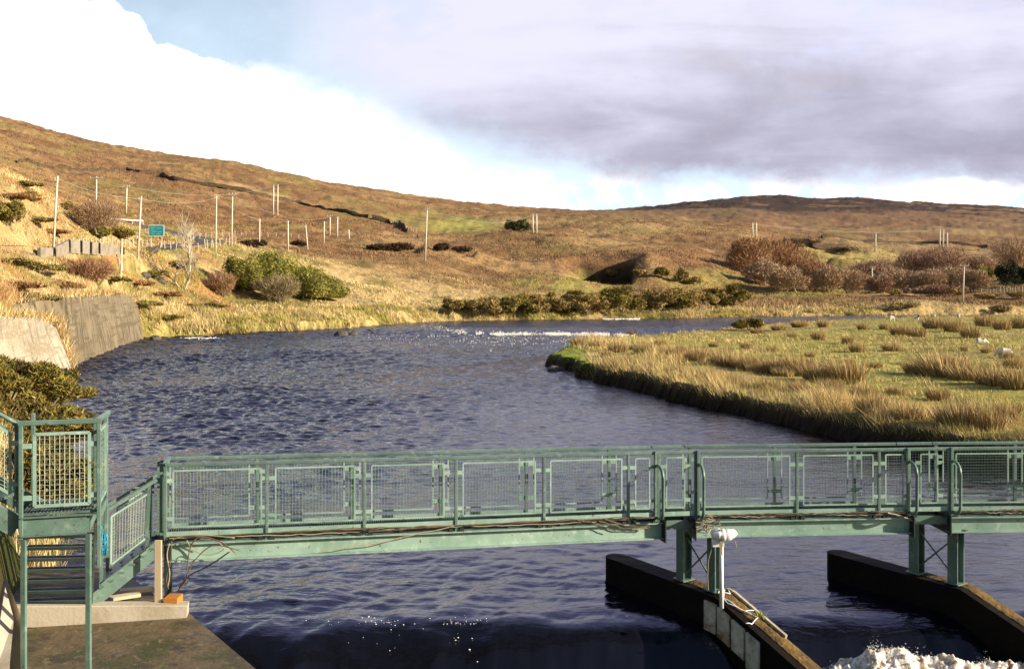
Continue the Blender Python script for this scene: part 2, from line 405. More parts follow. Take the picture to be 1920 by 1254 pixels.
# ------------------------------------------------------------------ terrain
def zy(d, y): return EYE - (y - HZ) * d / F
Z = lambda d, z: (d, HZ + (EYE - z) * F / d)
COLS = {
 -500: [Z(8, 2.8), Z(25, 4.0), Z(45, 6), Z(90, 12), (150, 220), (350, 200), (900, 120)],
 -150: [Z(8, 2.7), Z(14, 2.6), Z(25, 3.2), Z(45, 5.0), Z(60, 7.0), (85, 470), (95, 462), (105, 450), (150, 280), (175, 275), (350, 265), (900, 180)],
 -10: [Z(8, 2.5), Z(14, 2.4), Z(20, 2.3), Z(30, 2.4), Z(48, 2.6), (56, 600), (60, 585), (75, 528), (88, 478), (93, 467), (102, 463), (108, 450), (150, 322), (175, 318), (350, 305), (900, 215)],
 50: [Z(8, 0.3), Z(16, 0.6), Z(19, 1.2), Z(25, 1.8), Z(48, 2.4), (62, 605), (66, 590), (85, 528), (100, 478), (104, 467), (112, 463), (118, 452), (158, 347), (180, 343), (350, 328), (900, 231)],
 110: [Z(8, 0.2), Z(16, 0.5), Z(30, 1.5), Z(60, 2.2), (71, 605), (74, 580), (95, 525), (110, 482), (116, 470), (125, 465), (133, 455), (165, 385), (188, 378), (350, 350), (900, 249)],
 160: [Z(8, 0.2), Z(30, 1.0), Z(70, 2.0), (81, 558), (84, 552), (105, 520), (120, 486), (130, 469), (138, 464), (150, 455), (178, 408), (200, 398), (350, 362), (900, 261)],
 215: [Z(8, 0.2), Z(80, 2.0), (96, 552), (99, 548), (115, 518), (130, 487), (140, 469), (150, 463), (165, 452), (190, 428), (230, 412), (350, 376), (900, 273)],
 275: [Z(8, 0.2), Z(110, 1.0), (118, 598), (121, 578), (135, 530), (146, 492), (158, 478), (172, 462), (200, 441), (240, 426), (350, 388), (900, 284)],
 350: [Z(8, 0.2), Z(110, 0.8), (122, 620), (128, 592), (140, 556), (152, 505), (166, 474), (182, 458), (220, 444), (350, 402), (900, 289)],
 430: [Z(8, 0.2), Z(120, 0.8), (132, 595), (150, 568), (165, 508), (180, 470), (200, 460), (260, 444), (400, 402), (900, 300)],
 540: [Z(8, 0.2), Z(125, 0.8), (140, 592), (158, 566), (180, 520), (200, 480), (230, 464), (280, 452), (450, 398), (900, 324)],
 640: [Z(8, 0.2), Z(130, 0.8), (148, 586), (172, 562), (190, 528), (220, 492), (260, 467), (320, 447), (500, 402), (950, 345)],
 800: [Z(8, 0.2), Z(150, 0.8), (172, 580), (190, 562), (210, 532), (230, 497), (260, 474), (290, 466), (340, 453), (420, 441), (550, 421), (1000, 367)],
 950: [Z(8, 0.2), Z(160, 0.8), (185, 580), (200, 560), (220, 542), (250, 512), (300, 480), (340, 452), (420, 439), (600, 415), (1050, 386)],
 1060: [Z(8, 0.8), Z(70, 0.9), Z(160, 0.9), (190, 584), (215, 556), (240, 530), (265, 508), (300, 474), (360, 446), (460, 431), (700, 410), (1200, 394)],
 1150: [Z(8, 0.8), Z(70, 0.9), Z(160, 0.9), (200, 580), (225, 552), (245, 532), (266, 516), (285, 492), (310, 466), (380, 446), (500, 428), (800, 405), (1400, 393)],
 1220: [Z(8, 0.8), Z(70, 1.0), Z(165, 0.9), (200, 580), (225, 554), (245, 538), (262, 510), (285, 480), (315, 466), (380, 448), (500, 430), (800, 408), (1450, 389)],
 1300: [Z(8, 0.8), Z(165, 1.0), (200, 582), (225, 560), (245, 546), (270, 506), (300, 484), (360, 458), (450, 441), (600, 426), (900, 412), (1500, 376)],
 1400: [Z(8, 0.8), Z(170, 1.0), (200, 584), (230, 562), (255, 546), (275, 525), (300, 508), (360, 478), (500, 441), (800, 420), (1500, 369)],
 1480: [Z(8, 0.8), Z(170, 1.1), (200, 582), (230, 566), (258, 549), (290, 543), (330, 532), (450, 490), (600, 455), (800, 435), (1500, 367)],
 1600: [Z(8, 0.8), Z(170, 1.1), (200, 580), (230, 566), (265, 548), (310, 542), (350, 534), (450, 500), (600, 470), (800, 441), (1500, 371)],
 1700: [Z(8, 0.8), Z(170, 1.1), (205, 576), (240, 562), (270, 549), (320, 543), (360, 536), (450, 505), (600, 472), (800, 442), (1500, 377)],
 1800: [Z(8, 0.8), Z(170, 1.1), (205, 573), (240, 560), (270, 549), (320, 543), (360, 536), (450, 508), (600, 475), (800, 445), (1500, 383)],
 1920: [Z(8, 0.8), Z(170, 1.1), (205, 573), (240, 560), (270, 549), (320, 543), (360, 536), (450, 508), (600, 475), (800, 450), (1500, 389)],
 2450: [Z(8, 0.8), Z(170, 1.1), (205, 573), (270, 549), (360, 536), (600, 475), (800, 452), (1500, 400)],
}
_GP = np.arange(-500, 2451, 5.0)
_GL = np.linspace(math.log(7.5), math.log(3400), 700)
def _build_grid():
    keys = sorted(COLS)
    tab = []
    for k in keys:
        ds = np.array([c[0] for c in COLS[k]], float)
        zs = np.array([zy(c[0], c[1]) for c in COLS[k]])
        ds = np.append(ds, [ds[-1] * 1.25, 3400]); zs = np.append(zs, [zs[-1] * 0.96, zs[-1] * 0.5])
        tab.append(np.interp(np.exp(_GL), ds, zs))
    tab = np.array(tab)
    G = np.empty((len(_GP), len(_GL)))
    for j in range(len(_GL)):
        G[:, j] = np.interp(_GP, keys, tab[:, j])
    k = np.exp(-0.5 * (np.arange(-8, 9) / 3.2) ** 2); k /= k.sum()
    Gp = np.pad(G, ((8, 8), (0, 0)), mode='edge')
    G = sum(k[i] * Gp[i:i + len(_GP)] for i in range(17))
    k = np.exp(-0.5 * (np.arange(-4, 5) / 1.3) ** 2); k /= k.sum()
    Gp = np.pad(G, ((0, 0), (4, 4)), mode='edge')
    G = sum(k[i] * Gp[:, i:i + len(_GL)] for i in range(9))
    return G
_G = _build_grid()
def zbase(X, Y):
    px = np.clip(960 + F * X / np.maximum(Y, 1), -500, 2449.9)
    l = np.log(np.clip(Y, 7.6, 3390))
    a = (px - _GP[0]) / 5.0; b = (l - _GL[0]) / (_GL[1] - _GL[0])
    i = np.floor(a).astype(int); j = np.floor(b).astype(int)
    i = np.clip(i, 0, len(_GP) - 2); j = np.clip(j, 0, len(_GL) - 2)
    fa = a - i; fb = b - j
    return (_G[i, j] * (1 - fa) + _G[i + 1, j] * fa) * (1 - fb) + (_G[i, j + 1] * (1 - fa) + _G[i + 1, j + 1] * fa) * fb

LEFT_SHORE = [(-7.2, 5), (-7.2, 17.5), (-12.9, 30), (-15.6, 36.7), (-19.8, 44), (-27.6, 61), (-31.8, 73.5), (-41.9, 116), P2(345, 118.5), P2(480, 126.7),
              P2(560, 130), P2(640, 134.4), P2(720, 149), P2(860, 165), P2(1000, 169), P2(1200, 176), P2(1370, 183), P2(1480, 190), P2(1700, 200), P2(2600, 215)]
LEFT_LAND = LEFT_SHORE + [(3000, 3400), (-3000, 3400), (-3000, 5)]
RIGHT_SHORE = [P2(2600, 31), P2(1950, 32), P2(1790, 33), P2(1560, 38.7), P2(1450, 43), P2(1300, 50), P2(1130, 59.6), P2(1050, 71), P2(1018, 75), P2(1060, 94), P2(1130, 108),
               P2(1200, 116), P2(1300, 127), P2(1370, 137), P2(1430, 150), P2(1540, 166), P2(1700, 180), P2(2600, 203)]
RIGHT_LAND = RIGHT_SHORE
def _pip(X, Y, poly):
    c = np.zeros(X.shape, bool); n = len(poly)
    for i in range(n):
        x0, y0 = poly[i]; x1, y1 = poly[(i + 1) % n]
        if y0 == y1: continue
        m = ((y0 > Y) != (y1 > Y)) & (X < (x1 - x0) * (Y - y0) / (y1 - y0) + x0)
        c ^= m
    return c
def _dist(X, Y, line):
    d = np.full(X.shape, 1e9)
    for (x0, y0), (x1, y1) in zip(line[:-1], line[1:]):
        dx, dy = x1 - x0, y1 - y0
        t = np.clip(((X - x0) * dx + (Y - y0) * dy) / (dx * dx + dy * dy), 0, 1)
        d = np.minimum(d, (X - x0 - t * dx) ** 2 + (Y - y0 - t * dy) ** 2)
    return np.sqrt(d)
def shore(X, Y):
    """signed distance to the water's edge: + on land; second value: True on the right bank"""
    wob = (fbm(X * 0.5, Y * 0.5, 40, 3) - 0.5) * 1.6 * np.clip(Y / 60, 0.2, 1.6)
    dl = _dist(X, Y, LEFT_SHORE); dr = _dist(X, Y, RIGHT_SHORE)
    il = _pip(X, Y, LEFT_LAND); ir = _pip(X, Y, RIGHT_LAND)
    s = np.where(il, dl, np.where(ir, dr, -np.minimum(dl, dr)))
    wall = (X < -6) & (Y < 118) & ~ir
    return np.where(wall, s, s + wob), ir
def edge(X, Y, px0, d0, px1, d1, h, w, back, tail=6):
    """a step in the ground along a line: h high on its right-hand side, fading over back metres"""
    (x0, y0), (x1, y1) = P2(px0, d0), P2(px1, d1)
    dx, dy = x1 - x0, y1 - y0; L_ = math.hypot(dx, dy)
    t = ((X - x0) * dx + (Y - y0) * dy) / L_; n = ((X - x0) * dy - (Y - y0) * dx) / L_
    return h * sst(n, -w, w) * (1 - sst(n, w, back)) * sst(t, -4, 4) * (1 - sst(t, L_ - 4, L_ + tail))
ROAD = [(-300, 92), (-60, 97), (30, 107), (110, 121), (180, 137), (260, 160), (330, 178), (390, 196), (400, 212), (340, 226), (290, 234), (262, 238)]
def _road_line():
    pts = np.array([P2(*c) for c in ROAD]); L_ = np.linspace(0, 1, len(pts)); ts = np.linspace(0, 1, 90)
    x = np.interp(ts, L_, pts[:, 0]); y = np.interp(ts, L_, pts[:, 1])
    for _ in range(12):
        x[1:-1] = (x[:-2] + x[1:-1] * 2 + x[2:]) / 4; y[1:-1] = (y[:-2] + y[1:-1] * 2 + y[2:]) / 4
    z = zbase(x, y)
    for _ in range(10): z[1:-1] = (z[:-2] + z[1:-1] * 2 + z[2:]) / 4
    return x, y, z
RX, RY, RZ = _road_line()
def carve_road(X, Y, z):
    m = (Y > 80) & (Y < 275) & (X < -50)
    if not m.any(): return z
    xs, ys = X[m], Y[m]; best = np.full(xs.shape, 1e9); zr = np.zeros(xs.shape)
    for i in range(len(RX) - 1):
        dx, dy = RX[i + 1] - RX[i], RY[i + 1] - RY[i]
        t = np.clip(((xs - RX[i]) * dx + (ys - RY[i]) * dy) / (dx * dx + dy * dy), 0, 1)
        q = np.hypot(xs - RX[i] - t * dx, ys - RY[i] - t * dy); c = q < best
        best = np.where(c, q, best); zr = np.where(c, RZ[i] + t * (RZ[i + 1] - RZ[i]), zr)
    k = 1 - sst(best, 3.6, 8.0)
    z = z.copy(); z[m] = z[m] * (1 - k) + zr * k
    return z
def terrain(X, Y, full=False):
    X = np.asarray(X, float); Y = np.asarray(Y, float)
    px = 960 + F * X / np.maximum(Y, 1)
    z = zbase(X, Y)
    s, ir = shore(X, Y)
    far = sst(Y, 170, 420)
    z = z - np.where(ir, 0.55 * (1 - sst(s, 3, 22)) * sst(Y, 85, 112), 0)
    past = ir & (Y < 210)
    amp = np.where(past, 0.26, np.where(px < 440, 1.3, 0.7))
    near = (fbm(X * 0.35, Y * 0.35, 1, 4) - 0.5) * amp * np.clip(Y / 45, 0.15, 1)
    hum = (fbm(X * 0.07, Y * 0.07, 5, 4) - 0.5) * np.where(past, 0.35, 2.4) * sst(Y, 60, 200)
    moor = ((fbm(X * 0.018, Y * 0.018, 9, 5) - 0.5) * 8.0 + (fbm(X * 0.11, Y * 0.11, 12, 3) - 0.5) * 2.4) * far * (1 - 0.0 * far)
    z = z + near + hum + moor
    # scooped bank with a steep shaded face, and lesser cuts
    z = z + 2.4 * np.exp(-(((px - 1216) / 26) ** 2) - ((Y - 276) / 16) ** 2)
    floor_ = 6.0 + 0.025 * (Y - 245) + 1.6 * sst(px, 1120, 1060)
    hm = sst(px, 1040, 1105) * (1 - sst(px, 1182, 1192)) * sst(Y, 246, 256) * (1 - sst(Y, 284, 287.5))
    z = z - np.maximum(z - floor_, 0) * hm
    z = z + edge(X, Y, 788, 268, 792, 288, 1.6, .8, 14) + edge(X, Y, 888, 270, 893, 286, 1.6, .8, 14)
    z = z + edge(X, Y, 1470, 520, 1600, 560, 6.0, 2.0, 40) + edge(X, Y, 1545, 430, 1620, 470, 4.0, 1.5, 30)
    z = carve_road(X, Y, z)
    bankw = np.where(ir, 0.9, 1.4 + 6 * sst(Y, 140, 165))
    behind = sst(Y, 42, 50) * (1 - sst(Y, 114, 120)) * (X < -20) * 2.4
    k = sst(s - behind, -0.5, bankw)
    z = -1.4 + (z + 1.4) * k
    if full: return z, s, ir, px
    return z
def tz(x, y): return float(terrain(np.array([x]), np.array([y]))[0])
def find_d(px, y, dmin=60, dmax=1600):
    """distance along a bearing at which the ground stands at image row y"""
    d = np.exp(np.linspace(math.log(dmin), math.log(dmax), 900))
    X = (px - 960) * d / F
    yy = HZ + (EYE - terrain(X, d)) * F / d
    i = np.argmax(yy <= y) if (yy <= y).any() else len(d) - 1
    return float(d[i])
def on(px, y, dmin=60, dmax=1600):
    d = find_d(px, y, dmin, dmax); x = (px - 960) * d / F
    return Vector((x, d, tz(x, d)))

C_moor = np.array((0.226, 0.124, 0.053)); C_dark = np.array((0.090, 0.050, 0.028)); C_straw = np.array((0.46, 0.33, 0.145))
C_green = np.array((0.315, 0.282, 0.070)); C_rust = np.array((0.30, 0.150, 0.055)); C_olive = np.array((0.22, 0.175, 0.055)); C_tan = np.array((0.335, 0.215, 0.090))
def ell(px, y, cx, cy, rx, ry, soft=0.5):
    r = np.sqrt(((px - cx) / rx) ** 2 + ((y - cy) / ry) ** 2)
    return 1 - sst(r, 1 - soft, 1 + soft)
def lerp(a, b, t): return a * (1 - t[:, None]) + b * t[:, None]
def ground_colour(X, Y, z, s, ir, px):
    y = HZ + (EYE - z) * F / Y
    n1 = fbm(X * 0.03, Y * 0.03, 21, 5); n2 = fbm(X * 0.15, Y * 0.15, 25, 4); n3 = fbm(X * 0.008, Y * 0.008, 29, 4)
    n4 = fbm(X * 0.05 + 0.2 * Y * 0.05, Y * 0.012, 33, 4)
    c = np.repeat(C_moor[None], len(X), 0)
    c = lerp(c, C_tan, sst(n1, 0.50, 0.66) * 0.8)
    c = lerp(c, C_dark, sst(n2, 0.54, 0.72) * 0.55)
    c = lerp(c, C_olive, sst(n4, 0.52, 0.68) * 0.6)
    c = lerp(c, C_straw, sst(n3, 0.56, 0.70) * 0.5 * sst(Y, 300, 500))
    # near banks: straw and olive
    lo = (1 - sst(Y, 190, 250)) * np.where(px < 1000, 1, 1)
    bank = lerp(np.repeat(C_straw[None], len(X), 0), C_olive, sst(n2, 0.42, 0.62))
    bank = lerp(bank, C_rust, sst(fbm(X * 0.12, Y * 0.12, 61, 3), 0.55, 0.7) * (px < 420) * 0.8)
    c = lerp(c, bank, lo)
    # hill on the left by the road is straw too
    c = lerp(c, C_straw * 0.9, ell(px, y, 30, 400, 130, 75) * 0.8 * (Y < 200))
    # greens
    g = ell(px, y, 860, 422, 75, 15) * 0.9
    g = np.maximum(g, ell(px, y, 780, 408, 70, 10) * 0.35)
    g = np.maximum(g, ell(px, y, 1070, 532, 110, 17) * 0.85 * (n2 > 0.3))
    g = np.maximum(g, ell(px, y, 1320, 525, 90, 22) * 0.5)
    g = np.maximum(g, ell(px, y, 1480, 550, 120, 7) * 0.9)
    g = np.maximum(g, ell(px, y, 1560, 480, 120, 16) * 0.45)
    g = np.maximum(g, ell(px, y, 330, 630, 70, 20) * 0.9)
    g = np.maximum(g, (sst(s, 5, 1.5) * (Y > 118) * (px > 400) * (px < 1000)) * 0.35)
    g = np.maximum(g, ell(px, y, 1220, 592, 40, 7) * 0.9)
    g = np.maximum(g, ell(px, y, 460, 425, 160, 5) * 0.35)
    past = ir & (Y < 190)
    pg = 0.45 + 0.55 * sst(fbm(X * 0.09, Y * 0.09, 71, 4), 0.34, 0.52)
    g = np.where(past, pg * sst(s, 1.5, 6), g)
    c = np.where(past[:, None], lerp(np.repeat(C_straw[None], len(X), 0) * 0.85, C_olive, sst(n2, 0.4, 0.6)), c)
    c = lerp(c, C_green, np.clip(g, 0, 1))
    c = lerp(c, np.array((0.20, 0.24, 0.035)), ell(px, y, 1055, 676, 45, 22) * (past))
    # bare wet earth of the bank face
    c = lerp(c, np.array((0.016, 0.011, 0.007)), 1 - sst(s, 0.4, np.where(ir, 1.3, 0.9)))
    shaded_soil = (px < 230) & (Y < 26)  # dirt of the near left bank, darkened to paint in the platform's shade
    c = np.where(shaded_soil[:, None], lerp(np.repeat(np.array((0.075, 0.050, 0.026))[None], len(X), 0), np.array((0.06, 0.065, 0.018)), sst(fbm(X * 1.2, Y * 1.2, 88, 3), .45, .6)), c)
    hol = sst(px + (n2 - .5) * 60, 1088, 1122) * (1 - sst(px, 1188, 1196)) * sst(Y, 256, 262) * (1 - sst(Y, 285, 289))  # shade of the hollow, deepened by a near-black ground colour
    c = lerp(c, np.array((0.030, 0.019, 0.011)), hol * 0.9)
    # far moor is a little greyer
    c = lerp(c, np.array((0.175, 0.104, 0.064)), sst(Y, 450, 1200) * (px > 1000) * 0.7)
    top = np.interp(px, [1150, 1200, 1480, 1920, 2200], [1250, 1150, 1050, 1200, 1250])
    c = lerp(c, np.array((0.045, 0.030, 0.024)), sst(Y - top, -40, 90) * (px > 1150) * sst(n1 + np.interp(px, [1150, 1250, 1480, 1700], [.1, .3, .2, .02]), 0.42, 0.60) * 0.92)  # shaded top of the far hill, painted into the ground colour
    return c

def build_terrain():
    pxs = np.concatenate([np.arange(-2600, -120, 20.0), np.arange(-120, 2040, 3.2), np.arange(2040, 4000, 20.0)])
    ds = np.concatenate([np.exp(np.linspace(math.log(9), math.log(30), 60))[:-1], np.exp(np.linspace(math.log(30), math.log(420), 380))[:-1], np.exp(np.linspace(math.log(420), math.log(3300), 150))])
    PX, D = np.meshgrid(pxs, ds)
    X = ((PX - 960) * D / F).ravel(); Y = D.ravel()
    z, s, ir, px = terrain(X, Y, True)
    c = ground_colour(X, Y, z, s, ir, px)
    V = np.stack([X, Y, z], 1)
    nr, nc = PX.shape
    i = np.arange((nr - 1) * (nc - 1)); r = i // (nc - 1); q = i % (nc - 1)
    a = r * nc + q
    Fc = np.stack([a, a + 1, a + nc + 1, a + nc], 1)
    fx = X[a]; fy = Y[a]; fs = s[a]; fir = ir[a]; fpx = px[a]
    past = fir & (fy < 206)
    hills = ~past & (fy > np.interp(fpx, [-500, 100, 300, 600, 900, 1200, 1500, 2450], [150, 180, 230, 255, 290, 300, 300, 330]))
    bank = ~past & ~hills
    def extra(nt, b):
        N, L = nt.nodes, nt.links
    m = mat('moor_ground', (0, 0, 0), 0.95, [(0.9, 'mul', 0.50, 0.72), (0.22, 'mul', 0.52, 0.80)], (1.6, 0.9, 0.35), 0.1, attr=True)
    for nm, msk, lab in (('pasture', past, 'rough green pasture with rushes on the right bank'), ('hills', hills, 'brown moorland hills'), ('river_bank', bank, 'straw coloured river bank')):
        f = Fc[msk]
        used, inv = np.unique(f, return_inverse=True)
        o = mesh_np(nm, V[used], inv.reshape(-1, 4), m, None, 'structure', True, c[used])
        o['label'] = lab
build_terrain()

# ------------------------------------------------------------------ river
def crest_d(X): return 17.35 + 0.045 * X
def build_river():
    pxs = np.concatenate([np.arange(-1200, -100, 16.0), np.arange(-100, 2020, 3.0), np.arange(2020, 3600, 16.0)])
    ds = np.concatenate([np.linspace(12.5, 19.0, 90)[:-1], np.exp(np.linspace(math.log(19), math.log(230), 900))])
    PX, D = np.meshgrid(pxs, ds)
    X = ((PX - 960) * D / F).ravel(); Y = D.ravel()
    px = PX.ravel()
    # rapid: the bed steps up along a slanting line
    rl = 131 + 0.16 * (X - 0)
    z = 0.35 * sst(Y - rl, -9, 7)
    yy_ = HZ + EYE * F / Y
    chop = 0.42 + 0.80 * ell(px, yy_, 330, 770, 430, 190, 0.6) + 1.0 * np.exp(-((Y - rl + 5) / 12) ** 2) + 0.05 * np.exp(-((Y - 20) / 4) ** 2)
    chop = chop * (1 + 1.1 * sst(Y, 40, 95))
    rng = np.random.default_rng(5)
    cell = np.gradient(ds)[np.searchsorted(ds, Y).clip(0, len(ds) - 1)]
    w = np.zeros_like(X)
    for i in range(72):
        lam = 0.24 * (5 ** rng.random()); k = 2 * math.pi / lam
        th = rng.normal(R(-84), 0.50)     # mostly down the river
        ph = rng.random() * 6.28
        a = 0.0044 * lam ** 0.8
        ok = sst(lam / np.maximum(cell, 1e-3), 2.2, 4)
        w += a * ok * (1.0 if lam < .8 else np.interp(Y, [24, 45], [.62, 1])) * np.sin(k * (X * math.cos(th) + Y * math.sin(th)) + ph)
    fl = X * .5 + Y * .866; ac = X * .866 - Y * .5
    w = w * 1.3 * np.interp(Y, [20, 28], [.75, 1]) * chop * (np.interp(Y, [30, 70], [.12, .5]) + 1.5 * sst(fbm(ac * 0.20, fl * 0.06, 55, 4), .30, .66))
    w = w * np.interp(Y, [19, 26, 60], [.35, .6, .75])
    near = 1 - sst(Y, 19, 27)
    w += (fbm(ac * 1.5, fl * 0.75, 201, 5) - 0.5) * (0.085 * chop * (1 - near) * np.interp(Y, [30, 90], [1, 1.8]) + near * np.interp(px, [350, 1000, 1300, 1900], [.16, .13, .07, .06]))
    w += near * (fbm(X * 0.9, Y * 2.4, 207, 4) - 0.5) * np.interp(px, [350, 1000, 1300, 1900], [.10, .08, .05, .04])
    z = z + w
    # over the crest
    sdn = crest_d(X) - Y + (fbm(X * 0.8, X * 0.0, 77, 2) - 0.5) * 0.35
    s = np.maximum(sdn + 0.55, 0)
    drop = 0.95 * np.where(s < 0.9, s * s / 1.8, s - 0.45)
    z = z - np.minimum(drop, 1.9 + 0 * drop)
    lace = (fbm(X * 1.3, Y * 0.5, 81, 3) - 0.5) * 0.05 * sst(s, 0, 0.8)
    z = z + lace
    V = np.stack([X, Y, z], 1)
    nr, nc = PX.shape
    i = np.arange((nr - 1) * (nc - 1)); r = i // (nc - 1); q = i % (nc - 1); a = r * nc + q
    Fc = np.stack([a, a + 1, a + nc + 1, a + nc], 1)
    m = bpy.data.materials.new('peaty_water'); m.use_nodes = True
    nt = m.node_tree; N = nt.nodes; L = nt.links; b = N['Principled BSDF']
    b.inputs['Base Color'].default_value = (0.004, 0.004, 0.007, 1)
    b.inputs['Roughness'].default_value = 0.10
    b.inputs['IOR'].default_value = 1.53
    b.inputs['Specular Tint'].default_value = (0.84, 0.85, 1.0, 1)
    b.inputs['Specular IOR Level'].default_value = 0.5
    tc = N.new('ShaderNodeTexCoord')
    def nz(sc, sxy, det, rough=0.55, rot=R(28)):
        mp = N.new('ShaderNodeMapping'); mp.inputs['Scale'].default_value = sxy; mp.inputs['Rotation'].default_value = (0, 0, rot); L.new(tc.outputs['Object'], mp.inputs[0])
        t = N.new('ShaderNodeTexNoise'); t.inputs['Scale'].default_value = sc; t.inputs['Detail'].default_value = det; t.inputs['Roughness'].default_value = rough
        t.inputs['Distortion'].default_value = 0.4
        L.new(mp.outputs[0], t.inputs['Vector']); return t.outputs[0]
    at_ = N.new('ShaderNodeAttribute'); at_.attribute_name = 'col'
    sp = N.new('ShaderNodeSeparateXYZ'); L.new(at_.outputs['Vector'], sp.inputs[0])
    prev = None
    for sc, sxy, dist, det in ((1.1, (0.45, 1.5, 1), 0.15, 4), (3.2, (0.5, 1.5, 1), 0.10, 4), (9.0, (0.6, 1.4, 1), 0.030, 3)):
        bb = N.new('ShaderNodeBump'); bb.inputs['Distance'].default_value = dist
        L.new(sp.outputs[0], bb.inputs['Strength'])
        mu = N.new('ShaderNodeMath'); mu.operation = 'MULTIPLY'; mu.inputs[1].default_value = dist * 4; L.new(sp.outputs[1], mu.inputs[0]); L.new(mu.outputs[0], bb.inputs['Distance'])
        L.new(nz(sc, sxy, det, 0.55, R(12)), bb.inputs['Height'])
        if prev is not None: L.new(prev, bb.inputs['Normal'])
        prev = bb.outputs[0]
    L.new(prev, b.inputs['Normal'])
    patch = np.interp(Y, [30, 70], [.35, .7]) + 1.1 * fbm((X * .866 - Y * .5) * 0.22, (X * .5 + Y * .866) * 0.06, 66, 4)
    st = np.clip(0.60 * chop * patch * (1 - 0.75 * sst(s, 0.3, 1.2)), 0.05, 1.0)
    o = mesh_np('river', V, Fc, m, None, 'structure', True, np.stack([st, 0.25 * (1 + 2.2 * sst(Y, 24, 90)), st], 1))
    o['label'] = 'dark peaty river with wind chop flowing over the weir'
build_river()

# ------------------------------------------------------------------ foam
def blobs(name, pts, sizes, m, flat=0.5, label=None):
    """many small irregular lumps"""
    base = np.array([(1, 0, 0), (0, 1, 0), (-1, 0, 0), (0, -1, 0), (0, 0, 1), (0, 0, -1)], float)
    fc = np.array([(0, 1, 4), (1, 2, 4), (2, 3, 4), (3, 0, 4), (1, 0, 5), (2, 1, 5), (3, 2, 5), (0, 3, 5)])
    n = len(pts)
    rot = RNG.random(n) * 6.28
    jit = 0.55 + 0.9 * RNG.random((n, 6, 1))
    b = base[None] * jit
    x = b[..., 0] * np.cos(rot)[:, None] - b[..., 1] * np.sin(rot)[:, None]
    y = b[..., 0] * np.sin(rot)[:, None] + b[..., 1] * np.cos(rot)[:, None]
    v = np.stack([x, y, b[..., 2] * flat], 2) * sizes[:, None, None] + pts[:, None, :]
    f = (fc[None] + (np.arange(n) * 6)[:, None, None]).reshape(-1, 3)
    o = mesh_np(name, v.reshape(-1, 3), f, m, None, 'stuff', False)
    if label: o['label'] = label
    return o
